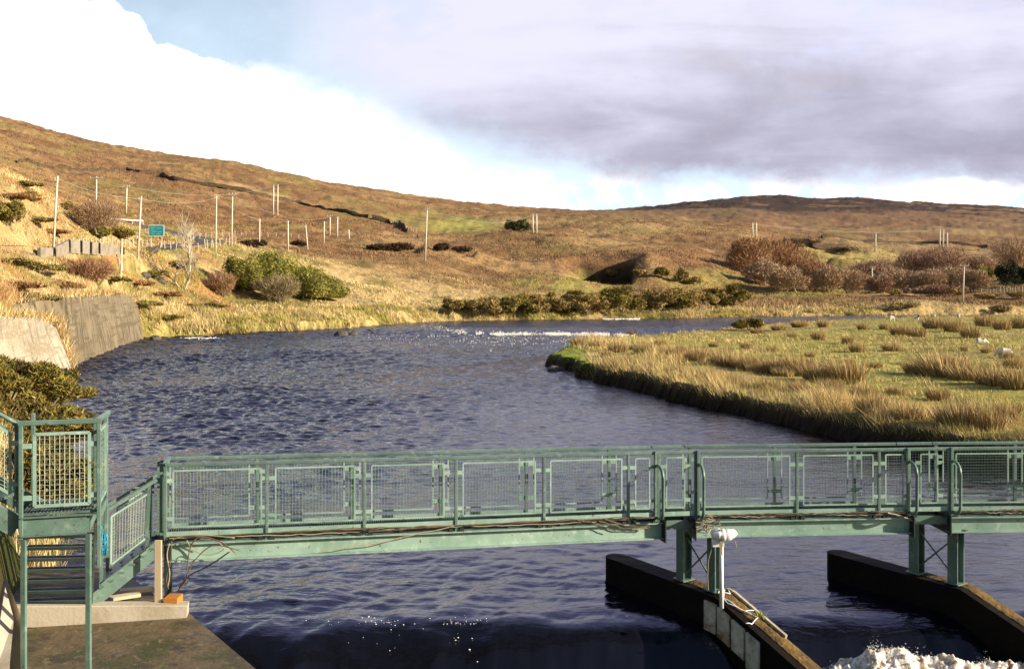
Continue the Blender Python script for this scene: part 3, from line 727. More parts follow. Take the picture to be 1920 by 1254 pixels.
def build_foam():
    rng = np.random.default_rng(3)
    # rapid: broken white crest and scattered caps downstream
    pts = []; sz = []
    ctrl = [(782, 613), (850, 619), (930, 626), (1010, 625), (1100, 626), (1190, 628)]
    cx = [c[0] for c in ctrl]; cy = [c[1] for c in ctrl]
    for i in range(7500):
        p = rng.uniform(782, 1190); y = np.interp(p, cx, cy) + rng.normal(0, 1.0 if p > 900 else 1.8) - 1
        if rng.random() > (fbm(np.array([p * 0.06]), np.array([0.0]), 3, 3)[0] - 0.25) * 2.2: continue
        q = atz(p, y, 0.30); pts.append((q.x, q.y, 0.10 + abs(rng.normal(0, .12)))); sz.append(rng.uniform(0.03, 0.11))
    for i in range(1500):
        p = rng.uniform(690, 1150); y = np.interp(p, cx, cy) + abs(rng.normal(0, 11)) + 2
        if fbm(np.array([p * 0.05]), np.array([y * 0.3]), 13, 2)[0] < 0.5: continue
        q = atz(p, y, 0.1); pts.append((q.x, q.y, 0.06)); sz.append(rng.uniform(0.025, 0.08))
    for i in range(260):
        p = rng.normal(375, 14); q = atz(p, 633.5 + rng.normal(0, 1.0), 0.05); pts.append((q.x, q.y, 0.04)); sz.append(rng.uniform(.04, .12))
    for i in range(200):
        p = rng.uniform(1130, 1200); q = atz(p, 598.5 + rng.normal(0, .6), 0.35); pts.append((q.x, q.y, 0.4)); sz.append(rng.uniform(.08, .2))
    blobs('rapids_foam', np.array(pts), np.array(sz), M_foam, 0.45, 'white broken foam along the rapid')
    # weir crest: flecks
    pts = []; sz = []
    def zw(x, y):
        s = max(crest_d(x) - y + 0.55, 0); return -min(0.95 * (s * s / 1.8 if s < 0.9 else s - 0.45), 1.9)
    def fleck(px, py, r, size):
        d = 17.5
        for _ in range(25):
            x = (px - 960) * d / F; d = (EYE - zw(x, d)) * F / (py - HZ)
        x = (px - 960) * d / F
        pts.append((x, d, zw(x, d) + 0.02)); sz.append(size)
    for (cx_, cy_, sx, sy, n, a, b_) in ((700, 1172, 42, 9, 120, .008, .028), (870, 1170, 36, 5, 110, .008, .026), (890, 1200, 6, 20, 28, .010, .035), (1052, 1094, 14, 4, 40, .008, .02),
                                         (1100, 1195, 120, 25, 26, .007, .016), (1110, 1245, 18, 9, 45, .012, .035), (520, 1205, 60, 10, 16, .008, .02), (1270, 1250, 18, 8, 14, .01, .03), (560, 1140, 70, 10, 30, .006, .016)):
        for i in range(int(n * .4)):
            fleck(rng.normal(cx_, sx), rng.normal(cy_, sy), 0, rng.uniform(a, b_) * .6)
    blobs('weir_flecks', np.array(pts), np.array(sz), M_foam, 0.6, 'small white flecks on the lip of the weir')
    # boiling foam below the weir on the right
    xs = np.linspace(4.3, 11.5, 420); ys = np.linspace(13.6, 17.0, 200)
    X, Y = np.meshgrid(xs, ys)
    top = np.interp(960 + F * X / Y, [1500, 1530, 1600, 1700, 1760, 1850, 1920, 2100], [1262, 1240, 1228, 1211, 1222, 1228, 1238, 1240])
    ridge = EYE - (top - HZ) * 16.45 / F
    z = ridge - 0.10 - np.abs(Y - 16.45) * 0.42 + (fbm(X * 2.4, Y * 2.4, 5, 5) - 0.5) * 0.34 - np.abs(fbm(X * 4, Y * 6, 8, 6) - 0.5) * 0.55 + 0.05 + (fbm(X * 14, Y * 14, 18, 3) - .5) * .06
    z = np.maximum(z, -1.7)
    z = np.where(Y > 16.75, z - 1.2 * (Y - 16.75) * 4, z)
    nr, nc = X.shape
    i = np.arange((nr - 1) * (nc - 1)); r = i // (nc - 1); q = i % (nc - 1); a = r * nc + q
    o = mesh_np('foam', np.stack([X.ravel(), Y.ravel(), z.ravel()], 1), np.stack([a, a + 1, a + nc + 1, a + nc], 1), M_foamw, None, 'stuff', True)
    o['label'] = 'boiling amber and white foam below the weir'
    n = 42000
    ii = rng.integers(0, nr, n); jj = rng.integers(0, nc, n)
    px_ = X[ii, jj] + rng.normal(0, .03, n); py_ = Y[ii, jj] + rng.normal(0, .03, n)
    keep = (fbm(px_ * 1.8, py_ * 1.8, 31, 3) > 0.46)
    up = np.abs(rng.normal(0, 1, n)) * 0.05 * (0.4 + 1.6 * (fbm(px_ * 3, py_ * 3, 37, 2) > .52))
    p = np.stack([px_, py_, z[ii, jj] + up], 1)[keep]
    blobs('foam_spray', p, 0.002 + 0.008 * rng.random(len(p)) ** 2, M_foam, 0.9, 'white spray tossed up from the foam')
build_foam()

# ------------------------------------------------------------------ grass
def blades(name, P, H, W, C, lean=0.35, parent=None, kind=None, label=None, wind=(-0.25, 0.1)):
    n = len(P)
    th = RNG.random(n) * 2 * math.pi
    dx, dy = np.cos(th) * W / 2, np.sin(th) * W / 2
    lx = RNG.normal(0, lean, n) * H + wind[0] * H; ly = RNG.normal(0, lean, n) * H + wind[1] * H
    V = np.empty((n, 3, 3), np.float32)
    V[:, 0, 0] = P[:, 0] - dx; V[:, 0, 1] = P[:, 1] - dy; V[:, 0, 2] = P[:, 2]
    V[:, 1, 0] = P[:, 0] + dx; V[:, 1, 1] = P[:, 1] + dy; V[:, 1, 2] = P[:, 2]
    V[:, 2, 0] = P[:, 0] + lx; V[:, 2, 1] = P[:, 1] + ly; V[:, 2, 2] = P[:, 2] + H
    col = np.repeat(C, 3, 0)
    o = mesh_np(name, V.reshape(-1, 3), np.arange(3 * n).reshape(-1, 3), M_leaf, parent, kind, False, col)
    if label: o['label'] = label
    return o
def pick(n, pal, w):
    pal = np.array(pal); i = RNG.choice(len(pal), n, p=np.array(w) / sum(w))
    return pal[i] * (0.7 + 0.6 * RNG.random((n, 1)))
STRAW = (0.56, 0.41, 0.18); PALE = (0.66, 0.52, 0.27); RUST = (0.33, 0.19, 0.085); OLIVE = (0.28, 0.23, 0.065); GREEN = (0.36, 0.335, 0.075); BRACK = (0.36, 0.19, 0.08); HEATH = (0.17, 0.095, 0.045)
def build_grass():
    # right bank pasture: short turf, long straw grass along the water
    n = 430000
    px = RNG.uniform(1000, 2100, n); d = np.exp(RNG.uniform(math.log(31), math.log(205), n))
    X = (px - 960) * d / F
    z, s, ir, _ = terrain(X, d, True)
    ok = ir & (s > np.where(d < 62, 0.55, 0.2))
    X, Y, z, s, px = X[ok], d[ok], z[ok], s[ok], px[ok]
    y = HZ + (EYE - z) * F / Y
    tall = np.clip(1 - sst(s, 1.0, 4.5 + 5 * fbm(X * .1, Y * .1, 8, 2)), 0, 1)
    tus = sst(fbm(X * 0.16, Y * 0.16, 141, 3), 0.50, 0.62)
    tus2 = sst(fbm(X * 0.5, Y * 0.5, 145, 3), 0.50, 0.62)
    tip = ell(px, y, 1055, 672, 48, 25)
    tall = np.maximum(tall, tus * 0.65 * np.interp(px, [1150, 1450, 1700], [1, .45, .15])) * (1 - tip)
    tall = np.maximum(tall * (0.25 + 0.75 * tus2), 0.40 * sst(fbm(X * 0.75, Y * 0.75, 146, 3), 0.64, 0.72) * (1 - tip))
    keep = RNG.random(len(X)) < (0.35 + 0.65 * tall)
    X, Y, z, tall, s, tip, tus = X[keep], Y[keep], z[keep], tall[keep], s[keep], tip[keep], tus[keep]
    m = len(X)
    H = (0.05 + 0.06 * RNG.random(m)) * (1 + 1.2 * tus) + tall * (0.32 + 0.55 * RNG.random(m)) * np.interp(Y, [35, 60, 120], [1.25, 1.1, 0.9])
    H = H * (0.35 + 1.3 * fbm(X * 0.9, Y * 0.6, 149, 3)) * (1 - 0.5 * sst(Y, 95, 125))
    W = np.maximum(0.010, Y * 0.00042) * (0.7 + 0.6 * RNG.random(m))
    low = pick(m, [GREEN, (0.33, 0.32, 0.07), OLIVE, STRAW, PALE], [4, 2, 1.6, 2.2, .8])
    hi = pick(m, [STRAW, PALE, RUST, OLIVE], [5, 2.4, 1.6, 2.2])
    t = np.clip(tall * 1.6 + 0.25 * tus, 0, 1)
    C = np.where((RNG.random(m) < t)[:, None], hi, low)
    C = C * (0.55 + 0.9 * fbm(X * 0.35, Y * 0.35, 147, 4))[:, None]
    C = np.where((tip > 0.5)[:, None], pick(m, [(0.20, 0.26, 0.03), GREEN], [3, 1]), C)
    blades('pasture_grass', np.stack([X, Y, z - 0.02], 1), H, W, C, 0.42, None, 'stuff', 'green turf and long straw grass on the right bank')
    # far and left banks
    n = 460000
    px = np.where(RNG.random(n) < 0.3, RNG.uniform(-60, 440, n), RNG.uniform(-60, 2050, n)); d = np.exp(RNG.uniform(math.log(50), math.log(300), n))
    X = (px - 960) * d / F
    z, s, ir, _ = terrain(X, d, True)
    y = HZ + (EYE - z) * F / d
    ok = (~ir | (d > 205)) & (s > 0.1) & ((px > 285) | (d > 58)) & (y > np.where(px < 280, 300, 430))
    rdist = np.min(np.hypot(X[:, None] - RX[None, ::2], d[:, None] - RY[None, ::2]), 1)
    ok &= rdist > 4.2
    X, Y, z, s, px, y = X[ok], d[ok], z[ok], s[ok], px[ok], y[ok]
    tus = sst(fbm(X * 0.14, Y * 0.14, 151, 3), 0.42, 0.60)
    grn = np.maximum.reduce([ell(px, y, 1070, 532, 110, 17), ell(px, y, 1220, 592, 40, 7), ell(px, y, 330, 630, 70, 22), ell(px, y, 1480, 550, 120, 6), (1 - sst(s, 1.0, 4)) * (Y > 118) * 0.45 * (fbm(X * .06, Y * .06, 3, 2) > .42), ell(px, y, 860, 422, 75, 15)])
    farther = sst(Y, 195, 240)
    keep = RNG.random(len(X)) < (0.40 + 0.6 * tus) * (1 - 0.6 * farther)
    X, Y, z, s, px, y, tus, grn, farther = [q[keep] for q in (X, Y, z, s, px, y, tus, grn, farther)]
    m = len(X)
    H = (0.14 + 0.45 * tus * RNG.random(m) + 0.1 * RNG.random(m)) * (1 - 0.55 * grn) * (1 - 0.35 * farther)
    band = 1.1 * ell(px, y, 1130, 592, 300, 12) + ell(px, y, 600, 598, 330, 18) + ell(px, y, 1600, 578, 260, 12)
    H = H * (1 + 0.7 * np.clip(band, 0, 1)) * np.where(px < 430, 1.25, 1.0)
    W = np.maximum(0.02, Y * 0.00055) * (0.7 + 0.6 * RNG.random(m))
    C = pick(m, [STRAW, PALE, OLIVE, RUST], [5, 3, 2.6, 1])
    var = fbm(X * 0.07, Y * 0.07, 163, 4)
    gl = (px < 440) & (RNG.random(m) < sst(var, 0.52, 0.64) * .85)
    C = np.where(gl[:, None], pick(m, [GREEN, OLIVE, (0.25, 0.21, 0.06)], [3, 3, 2]), C)
    C = C * np.where(px < 440, 0.50 + 0.95 * fbm(X * 0.25, Y * 0.25, 164, 4), 0.62 + .72 * fbm(X * 0.2, Y * 0.2, 165, 4))[:, None]
    left = (px < 440) & (RNG.random(m) < sst(fbm(X * 0.1, Y * 0.1, 161, 3), 0.46, 0.62))
    C = np.where(left[:, None], pick(m, [BRACK, RUST, STRAW], [4, 2, 2]), C)
    C = np.where((RNG.random(m) < grn)[:, None], pick(m, [GREEN, OLIVE, (0.2, 0.22, 0.04)], [4, 1, 2]), C)
    C = np.where((RNG.random(m) < farther * 0.85)[:, None], pick(m, [HEATH, RUST, STRAW, OLIVE], [4, 2.4, 1.3, 1.2]), C)
    blades('bank_grass', np.stack([X, Y, z - 0.02], 1), H, W, C, 0.4, None, 'stuff', 'tall straw grass and bracken on the far banks')
    # fringe along the water's edge of the far bank
    P = []
    for (x0, y0), (x1, y1) in zip(LEFT_SHORE[7:18], LEFT_SHORE[8:19]):
        m = int(math.hypot(x1 - x0, y1 - y0) * 420); u = RNG.random(m); o_ = RNG.random(m) ** 1.4 * 9
        L_ = math.hypot(x1 - x0, y1 - y0); nx, ny = -(y1 - y0) / L_, (x1 - x0) / L_
        P.append(np.stack([x0 + (x1 - x0) * u + nx * o_, y0 + (y1 - y0) * u + ny * o_], 1))
    P = np.concatenate(P); z, s, ir, px = terrain(P[:, 0], P[:, 1], True)
    ok = (s > 0.0) & (z > 0.1) & (fbm(P[:, 0] * .25, P[:, 1] * .25, 190, 3) > .36); P, z, px = P[ok], z[ok], px[ok]; m = len(P)
    tu = fbm(P[:, 0] * .18, P[:, 1] * .18, 191, 3)
    C = np.where((RNG.random(m) < sst(tu, .44, .58))[:, None], pick(m, [STRAW, PALE, OLIVE], [4, 2, 2]), pick(m, [GREEN, OLIVE, RUST], [3, 4, 1])) * (0.45 + 1.0 * fbm(P[:, 0] * .4, P[:, 1] * .4, 192, 3))[:, None]
    blades('waterside_grass', np.stack([P[:, 0], P[:, 1], z - .03], 1), (0.25 + 0.75 * RNG.random(m)) * (.4 + 1.1 * tu), np.full(m, .085), C, .4, None, 'stuff', 'ragged straw and green grass fringing the far water edge')
    # heather on the moor
    n = 170000
    px = RNG.uniform(-100, 2050, n); d = np.exp(RNG.uniform(math.log(210), math.log(800), n))
    X = (px - 960) * d / F
    z, s, ir, _ = terrain(X, d, True)
    y = HZ + (EYE - z) * F / d
    t = fbm(X * 0.06, d * 0.06, 171, 4)
    ok = (~ir | (d > 205)) & (t > 0.40) & (s > 1) & (ell(px, y, 860, 422, 80, 16) < 0.2)
    ok &= ~((px < 420) & (d < 260))
    X, Y, z, px, t = X[ok], d[ok], z[ok], px[ok], t[ok]
    m = len(X)
    H = np.clip(0.20 + (t - 0.4) * 1.8, 0.15, 0.6) * (0.5 + RNG.random(m))
    W = Y * 0.0007 * (0.7 + 0.6 * RNG.random(m))
    C = pick(m, [HEATH, (0.23, 0.13, 0.058), RUST, (0.10, 0.06, 0.034)], [4, 5, 1.2, 1.2])
    blades('heather', np.stack([X, Y, z - 0.05], 1), H, W, C, 0.3, None, 'stuff', 'brown heather over the moor')
build_grass()

# ------------------------------------------------------------------ rush clumps in the pasture: individuals
def clump_mesh(seed, n, dark):
    rng = np.random.default_rng(seed)
    a = rng.random(n) * 2 * math.pi; r = np.sqrt(rng.random(n)) * 0.36
    P = np.stack([np.cos(a) * r, np.sin(a) * r, np.full(n, -0.08)], 1)
    H = (0.50 + 0.55 * rng.random(n)) * (1.08 - 1.1 * r)
    W = 0.018 + 0.012 * rng.random(n)
    out = 0.42 * rng.random(n) ** 1.3 + r * .4
    th = rng.random(n) * 2 * math.pi
    V = np.empty((n, 3, 3))
    V[:, 0] = P - np.stack([np.cos(th) * W / 2, np.sin(th) * W / 2, 0 * W], 1)
    V[:, 1] = P + np.stack([np.cos(th) * W / 2, np.sin(th) * W / 2, 0 * W], 1)
    V[:, 2] = P + np.stack([np.cos(a) * out * H - 0.12 * H, np.sin(a) * out * H, H], 1)
    pal = np.array([(0.54, 0.41, 0.21), (0.42, 0.30, 0.13), (0.26, 0.19, 0.08), (0.32, 0.19, 0.08)])
    C = pal[rng.choice(4, n, p=(.34, .30, .2, .16) if not dark else (.16, .26, .32, .26))] * (0.7 + 0.6 * rng.random((n, 1)))
    o = mesh_np('rush_clump', V.reshape(-1, 3), np.arange(3 * n).reshape(-1, 3), M_leaf, None, None, False, np.repeat(C, 3, 0))
    return o
def build_rushes():
    protos = [clump_mesh(200 + i, 800, i % 2) for i in range(5)]
    spots = [ # px, base row, width in frame units, height in frame units
      (1690, 628, 46, 30), (1720, 632, 44, 28), (1660, 618, 26, 20), (1752, 616, 50, 32), (1790, 622, 50, 36), (1822, 634, 46, 34), (1848, 612, 46, 34), (1880, 618, 40, 30), (1915, 616, 44, 34),
      (1672, 658, 40, 24), (1608, 660, 34, 28), (1590, 646, 28, 22), (1536, 638, 34, 26), (1486, 634, 24, 16), (1545, 612, 30, 22), (1618, 618, 24, 20), (1500, 612, 40, 18), (1460, 618, 34, 18), (1420, 622, 30, 16),
      (1888, 672, 34, 26), (1848, 662, 20, 16), (1808, 658, 18, 14), (1640, 690, 36, 14), (1590, 680, 28, 12), (1770, 705, 120, 42), (1815, 712, 90, 48), (1720, 700, 60, 30), (1865, 722, 90, 50), (1910, 730, 80, 52), (1900, 690, 44, 30),
      (1430, 700, 56, 30), (1390, 692, 50, 30), (1350, 682, 44, 26), (1310, 672, 40, 24), (1470, 705, 50, 24), (1280, 660, 34, 20), (1240, 648, 28, 18), (1340, 650, 26, 16), (1400, 655, 28, 18), (1450, 660, 28, 16),
      (1800, 800, 100, 70), (1850, 805, 90, 66), (1700, 785, 70, 40), (1640, 780, 80, 58), (1590, 800, 90, 62), (1540, 795, 80, 52), (1500, 780, 74, 50), (1460, 775, 70, 44), (1410, 764, 66, 42), (1360, 755, 62, 40), (1310, 742, 58, 36), (1260, 735, 54, 34),
      (1210, 726, 50, 32), (1160, 716, 46, 28), (1120, 706, 42, 26), (1085, 698, 38, 22), (1890, 790, 60, 48), (1620, 745, 60, 34), (1560, 735, 56, 32), (1500, 735, 50, 30), (1440, 730, 46, 28), (1760, 752, 54, 34),
      (1380, 720, 44, 26), (1330, 708, 40, 24), (1270, 700, 38, 22), (1220, 690, 34, 20), (1170, 680, 30, 18), (1140, 668, 28, 16), (1190, 655, 24, 14), (1560, 700, 34, 18), (1680, 740, 40, 26), (1520, 670, 26, 14)]
    for i, (px, y, w, h) in enumerate(spots):
        p = atz(px, y, 1.0)
        if p.y > 33:
            z = tz(p.x, p.y)
            p = atz(px, y, z); 
        o = protos[i % 5] if i < 5 else protos[i % 5].copy()
        if i >= 5: COL.objects.link(o)
        s_, _ = shore(np.array([p.x]), np.array([p.y]))
        if s_[0] < 0.5:
            q = atz(px + 6, y - 10, 1.0); p = q
        p.z = tz(p.x, p.y)
        o.location = p
        sw = w * p.y / F / 1.15; sh = h * p.y / F / 0.95
        o.scale = (sw, sw, max(sh, sw * 0.55))
        o.rotation_euler = (0, 0, random.uniform(-0.6, 0.6))
        tag(o, 'tan clump of rushes with a dark base in the right bank pasture', 'rush clump', 'rush clumps on the right bank pasture')
build_rushes()

# ------------------------------------------------------------------ shrubs and trees
def leaf_cloud(n, rx, ry, rz, pal, w, size, seed, lobes=9, shell=0.35, up=0.35, lobe_r=1.0):
    """leaf faces through a lobed volume with gaps; returns V, C centred on the base"""
    rng = np.random.default_rng(seed)
    lc = rng.normal(0, 1, (lobes, 3)); lc /= np.linalg.norm(lc, axis=1)[:, None]; lc[:, 2] = np.abs(lc[:, 2]) * 0.9 - 0.1
    lc *= (0.62 + 0.28 * (1 - lobe_r)) * (0.6 + 0.5 * rng.random((lobes, 1)))
    lr = (0.20 + 0.34 * rng.random(lobes)) * lobe_r
    k = rng.integers(0, lobes, n)
    v = rng.normal(0, 1, (n, 3)); v /= np.linalg.norm(v, axis=1)[:, None]
    r = (shell + (1 - shell) * rng.random(n) ** 0.6) * lr[k]
    P = lc[k] + v * r[:, None]
    P = P * np.array([rx, ry, rz]) + np.array([0, 0, rz * up])
    P[:, 2] = np.maximum(P[:, 2], rng.random(n) * 0.12 * rz)
    s = size * (0.6 + 0.8 * rng.random(n))
    a = rng.normal(0, 1, (n, 3)); a /= np.linalg.norm(a, axis=1)[:, None]
    b = rng.normal(0, 1, (n, 3)); b -= a * (a * b).sum(1)[:, None]; b /= np.linalg.norm(b, axis=1)[:, None]
    b[:, 2] = np.abs(b[:, 2]) * 0.8 + 0.2
    V = np.stack([P - a * s[:, None] * 0.24, P + a * s[:, None] * 0.24, P + b * s[:, None] * 1.25], 1)
    pal = np.array(pal); C = pal[rng.choice(len(pal), n, p=np.array(w) / sum(w))] * (0.7 + 0.6 * rng.random((n, 1)))
    lob = 0.6 + 0.8 * rng.random(lobes)
    C = C * lob[k][:, None]
    return V.reshape(-1, 3), np.repeat(C, 3, 0)
GORSE = ([(0.21, 0.185, 0.036), (0.28, 0.23, 0.05), (0.10, 0.08, 0.024), (0.25, 0.14, 0.05), (0.34, 0.28, 0.055)], [4, 2.4, 3, 2, 0.5])
BROWNG = ([(0.30, 0.21, 0.075), (0.16, 0.095, 0.045), (0.40, 0.28, 0.10), (0.32, 0.28, 0.07)], [3, 2.4, 2, 2])
BROOM = ([(0.24, 0.235, 0.045), (0.30, 0.28, 0.06), (0.16, 0.14, 0.035), (0.25, 0.18, 0.08)], [4, 3, 2, 1])
YGORSE = ([(0.10, 0.085, 0.02), (0.32, 0.24, 0.02), (0.07, 0.05, 0.018)], [3, 1.2, 2])
def shrub(name, label, cat, px, y, w, h, pal, n, size, seed, group=None, depth=None, dmin=60, base=None, lobes=12, lobe_r=0.85):
    p = base if base is not None else on(px, y, dmin)
    d = p.y
    t = thing(name, label, cat, p, group)
    rx = w * d / F / 2; rz = h * d / F / 1.35; ry = depth if depth else rx * 0.8
    V, C = leaf_cloud(n, rx * 1.15, ry, rz, pal[0], pal[1], size, seed, lobes, 0.35, 0.35, lobe_r)
    mesh_np('foliage', V + np.array(p), np.arange(len(V)).reshape(-1, 3), M_leaf, t, None, False, C)
    mb = MB(); rng = random.Random(seed)
    for i in range(5):
        a = rng.random() * 6.28; q = Vector((math.cos(a) * rx * 0.4, math.sin(a) * ry * 0.4, rz * 0.7))
        mb.path([p + Vector((0, 0, -0.15)), p + q * 0.5 + Vector((0, 0, 0.05)), p + q], 0.03 + 0.012 * rx, 5, 0.012)
    mb.build('stem', M_bark, t)
    return t
def twig_tree(name, label, cat, px, y, w, h, cols, n, seed, group=None, dmin=200, base=None, trunkmat=None, rise=0.15, wd=None):
    """leafless tree or thicket: limbs as tubes, twigs as a haze of thin slivers"""
    p = base if base is not None else on(px, y, dmin)
    d = p.y; rng = np.random.default_rng(seed); rr = random.Random(seed)
    Wm = w * d / F / 2; Hm = h * d / F
    t = thing(name, label, cat, p, group)
    mb = MB(); ends = []
    for i in range(rr.randint(3, 5)):
        b0 = p + Vector((rr.uniform(-.35, .35) * Wm, rr.uniform(-.3, .3) * Wm, -0.3))
        e = b0 + Vector((rr.uniform(-.35, .35) * Wm, rr.uniform(-.3, .3) * Wm, Hm * rr.uniform(.5, .8)))
        mid = (b0 + e) / 2 + Vector((rr.uniform(-.1, .1) * Wm, 0, 0))
        mb.path([b0, mid, e], 0.10 * Hm / 5 + .05, 6, 0.03)
        for k in range(4):
            f = e + Vector((rr.uniform(-.5, .5) * Wm, rr.uniform(-.4, .4) * Wm, rr.uniform(-.1, .25) * Hm))
            mb.path([mid.lerp(e, rr.random()), f], 0.05, 4, 0.015)
    mb.build('trunk', trunkmat or M_bark, t)
    v = rng.normal(0, 1, (n, 3)); v /= np.linalg.norm(v, axis=1)[:, None]
    r = rng.random(n) ** 0.45
    lump = 0.80 + 0.45 * (vnoise(v[:, 0] * 2.2 + 9, v[:, 2] * 2.2 + seed, seed) - 0.3)
    P = v * (r * lump)[:, None]
    P = P * np.array([Wm, Wm * 0.8, Hm * (0.5)]) + np.array([0, 0, Hm * (0.47 + rise * 0.1)])
    P[:, 2] = np.maximum(P[:, 2], 0.02 * Hm)
    rad = P - np.array([0, 0, -0.2 * Hm]); rad /= np.linalg.norm(rad, axis=1)[:, None]
    dr = rad + rng.normal(0, 0.45, (n, 3)); dr /= np.linalg.norm(dr, axis=1)[:, None]
    ln = 0.10 * Hm * (0.5 + rng.random(n)) + 0.25
    sd = np.cross(dr, rng.normal(0, 1, (n, 3))); sd /= np.linalg.norm(sd, axis=1)[:, None]
    wv = (wd or d * 0.00022) * (0.7 + 0.6 * rng.random(n))
    V = np.stack([P - sd * wv[:, None], P + sd * wv[:, None], P + dr * ln[:, None]], 1).reshape(-1, 3)
    C = np.array(cols)[rng.integers(0, len(cols), n)] * (0.7 + 0.6 * rng.random((n, 1)))
    mesh_np('crown', V + np.array(p), np.arange(len(V)).reshape(-1, 3), M_leaf, t, None, False, np.repeat(C, 3, 0))
    return t
def build_plants():
    # near gorse on the left behind the platform
    rng = random.Random(4)
    for i, (x, y_, zz, w, h, lab) in enumerate([
        (-13.2, 26.5, 1.4, 4.4, 1.9, 'large dark gorse bush on the bank right behind the green platform'),
        (-15.6, 30.5, 1.9, 4.6, 2.3, 'rounded gorse bush on the bank at the left edge, below the pale concrete wall'),
        (-17.6, 37.0, 1.5, 4.2, 1.6, 'gorse bush hanging over the water above the corner of the green platform'),
        (-9.9, 21.0, 1.1, 2.6, 1.7, 'low gorse bush nearest the water beside the green platform railing')]):
        t = thing('gorse_bush', lab, 'gorse bush', (x, y_, zz), 'gorse bushes on the near left bank')
        V, C = leaf_cloud(60000, w * 0.62, w * 0.5, h * 0.72, GORSE[0], GORSE[1], 0.10, 300 + i, 34, 0.5, 0.4, 0.50)
        C = C * 0.68
        p = Vector((x, y_, zz))
        mesh_np('foliage', V + np.array(p), np.arange(len(V)).reshape(-1, 3), M_leaf, t, None, False, C)
        mb = MB()
        for k in range(7):
            a = rng.random() * 6.28
            mb.path([p + Vector((0, 0, -0.6)), p + Vector((math.cos(a) * w * .15, math.sin(a) * w * .15, h * .3)), p + Vector((math.cos(a) * w * .35, math.sin(a) * w * .3, h * .75))], 0.05, 5, 0.012)
        mb.build('stem', M_bark, t)
    # tall dry grass at the foot of the near gorse
    n = 9000
    x = RNG.uniform(-15, -8.3, n); y_ = RNG.uniform(17, 27, n)
    s_, _ = shore(x, y_)
    ok = s_ > 0.2; x, y_ = x[ok], y_[ok]
    blades('dry_grass', np.stack([x, y_, terrain(x, y_) - 0.03], 1), 0.25 + 0.5 * RNG.random(len(x)), np.full(len(x), 0.016), pick(len(x), [STRAW, PALE, OLIVE], [4, 2, 2]), 0.4, None, 'stuff', 'dry grass at the foot of the near gorse')
    # broom mass on the left of the centre
    for i, (px, y, w, h, lab) in enumerate([(458, 545, 84, 84, 'tall green broom bush at the upper left end of the green bank by the road'), (508, 552, 118, 92, 'largest green broom bush in the middle of the green bank by the road'),
                                            (566, 560, 116, 74, 'green broom bush on the falling right half of the green bank'), (612, 563, 84, 44, 'low green broom bush tapering off at the right end of the green bank')]):
        shrub('broom_bush', lab, 'broom bush', px, y, w, h, BROOM, 44000, 0.25, 320 + i, 'broom bushes on the bank by the road', dmin=135, lobes=34, lobe_r=.8)
    twig_tree('bare_shrub', 'grey leafless shrub in front of the green broom', 'shrub', 520, 566, 90, 52, [(0.30, 0.23, 0.14), (0.24, 0.17, 0.10), (0.16, 0.14, 0.05)], 5000, 330, dmin=135, wd=0.03)
    twig_tree('bare_shrub', 'brown leafless shrub beside the white bare tree', 'shrub', 415, 555, 70, 44, [(0.34, 0.21, 0.11), (0.26, 0.15, 0.08)], 4000, 331, dmin=120, wd=0.03)
    twig_tree('bare_shrub', 'tawny leafless shrub above the second concrete wall', 'shrub', 165, 530, 110, 46, [(0.33, 0.18, 0.09), (0.26, 0.14, 0.08)], 5000, 332, dmin=85, wd=0.025)
    twig_tree('bare_shrub', 'hazy brown leafless bush above the road by the crash barrier', 'shrub', 175, 440, 110, 62, [(0.32, 0.20, 0.11), (0.24, 0.15, 0.09)], 7000, 333, dmin=135, wd=0.03)
    shrub('roadside_bush', 'yellow green bush at the roadside left of the upper road bend', 'bush', 186, 448, 44, 26, BROOM, 4000, 0.3, 334, 'roadside bushes', dmin=145)
    shrub('roadside_bush', 'dark green bush at the roadside under the crash barrier', 'bush', 228, 450, 56, 30, GORSE, 5000, 0.3, 335, 'roadside bushes', dmin=150)
    shrub('roadside_bush', 'dark gorse bush high on the slope at the left edge', 'bush', 12, 425, 80, 60, GORSE, 6000, 0.3, 336, 'roadside bushes', dmin=100)
    shrub('roadside_bush', 'small dark bush on the slope left of the tallest pole', 'bush', 60, 380, 40, 22, BROWNG, 2500, 0.3, 337, 'roadside bushes', dmin=110)
    shrub('roadside_bush', 'small brown bush on the slope right of the tallest pole', 'bush', 128, 395, 40, 20, BROWNG, 2500, 0.3, 338, 'roadside bushes', dmin=120)
    for i, (px, y, w, h, k) in enumerate([(30, 545, 70, 26, 0), (75, 510, 60, 22, 1), (120, 545, 56, 22, 0), (205, 530, 46, 22, 1), (250, 540, 44, 24, 0), (285, 520, 46, 22, 1), (305, 560, 50, 22, 0), (265, 575, 40, 18, 1), (330, 500, 44, 20, 0), (20, 500, 60, 24, 1), (385, 580, 44, 18, 1), (100, 575, 50, 20, 0), (45, 570, 60, 20, 1), (310, 600, 36, 14, 1), (20, 375, 60, 20, 0), (70, 420, 50, 18, 1), (100, 440, 46, 16, 0), (40, 350, 50, 16, 1)]):
        shrub('bracken_clump', ('rust brown clump of dead bracken on the left slope', 'olive brown scrub clump on the left slope')[k], 'scrub', px, y, w * 1.9, h * .62, (([(0.34, 0.19, 0.08), (0.22, 0.11, 0.05), (0.36, 0.22, 0.10)], [3, 2, 1]), ([(0.22, 0.19, 0.05), (0.15, 0.12, 0.04), (0.28, 0.2, 0.07)], [3, 2, 1]))[k], 4200, 0.24, 700 + i, ('rust brown bracken clumps on the left slope', 'olive brown scrub clumps on the left slope')[k], dmin=52, lobes=18, lobe_r=.55)
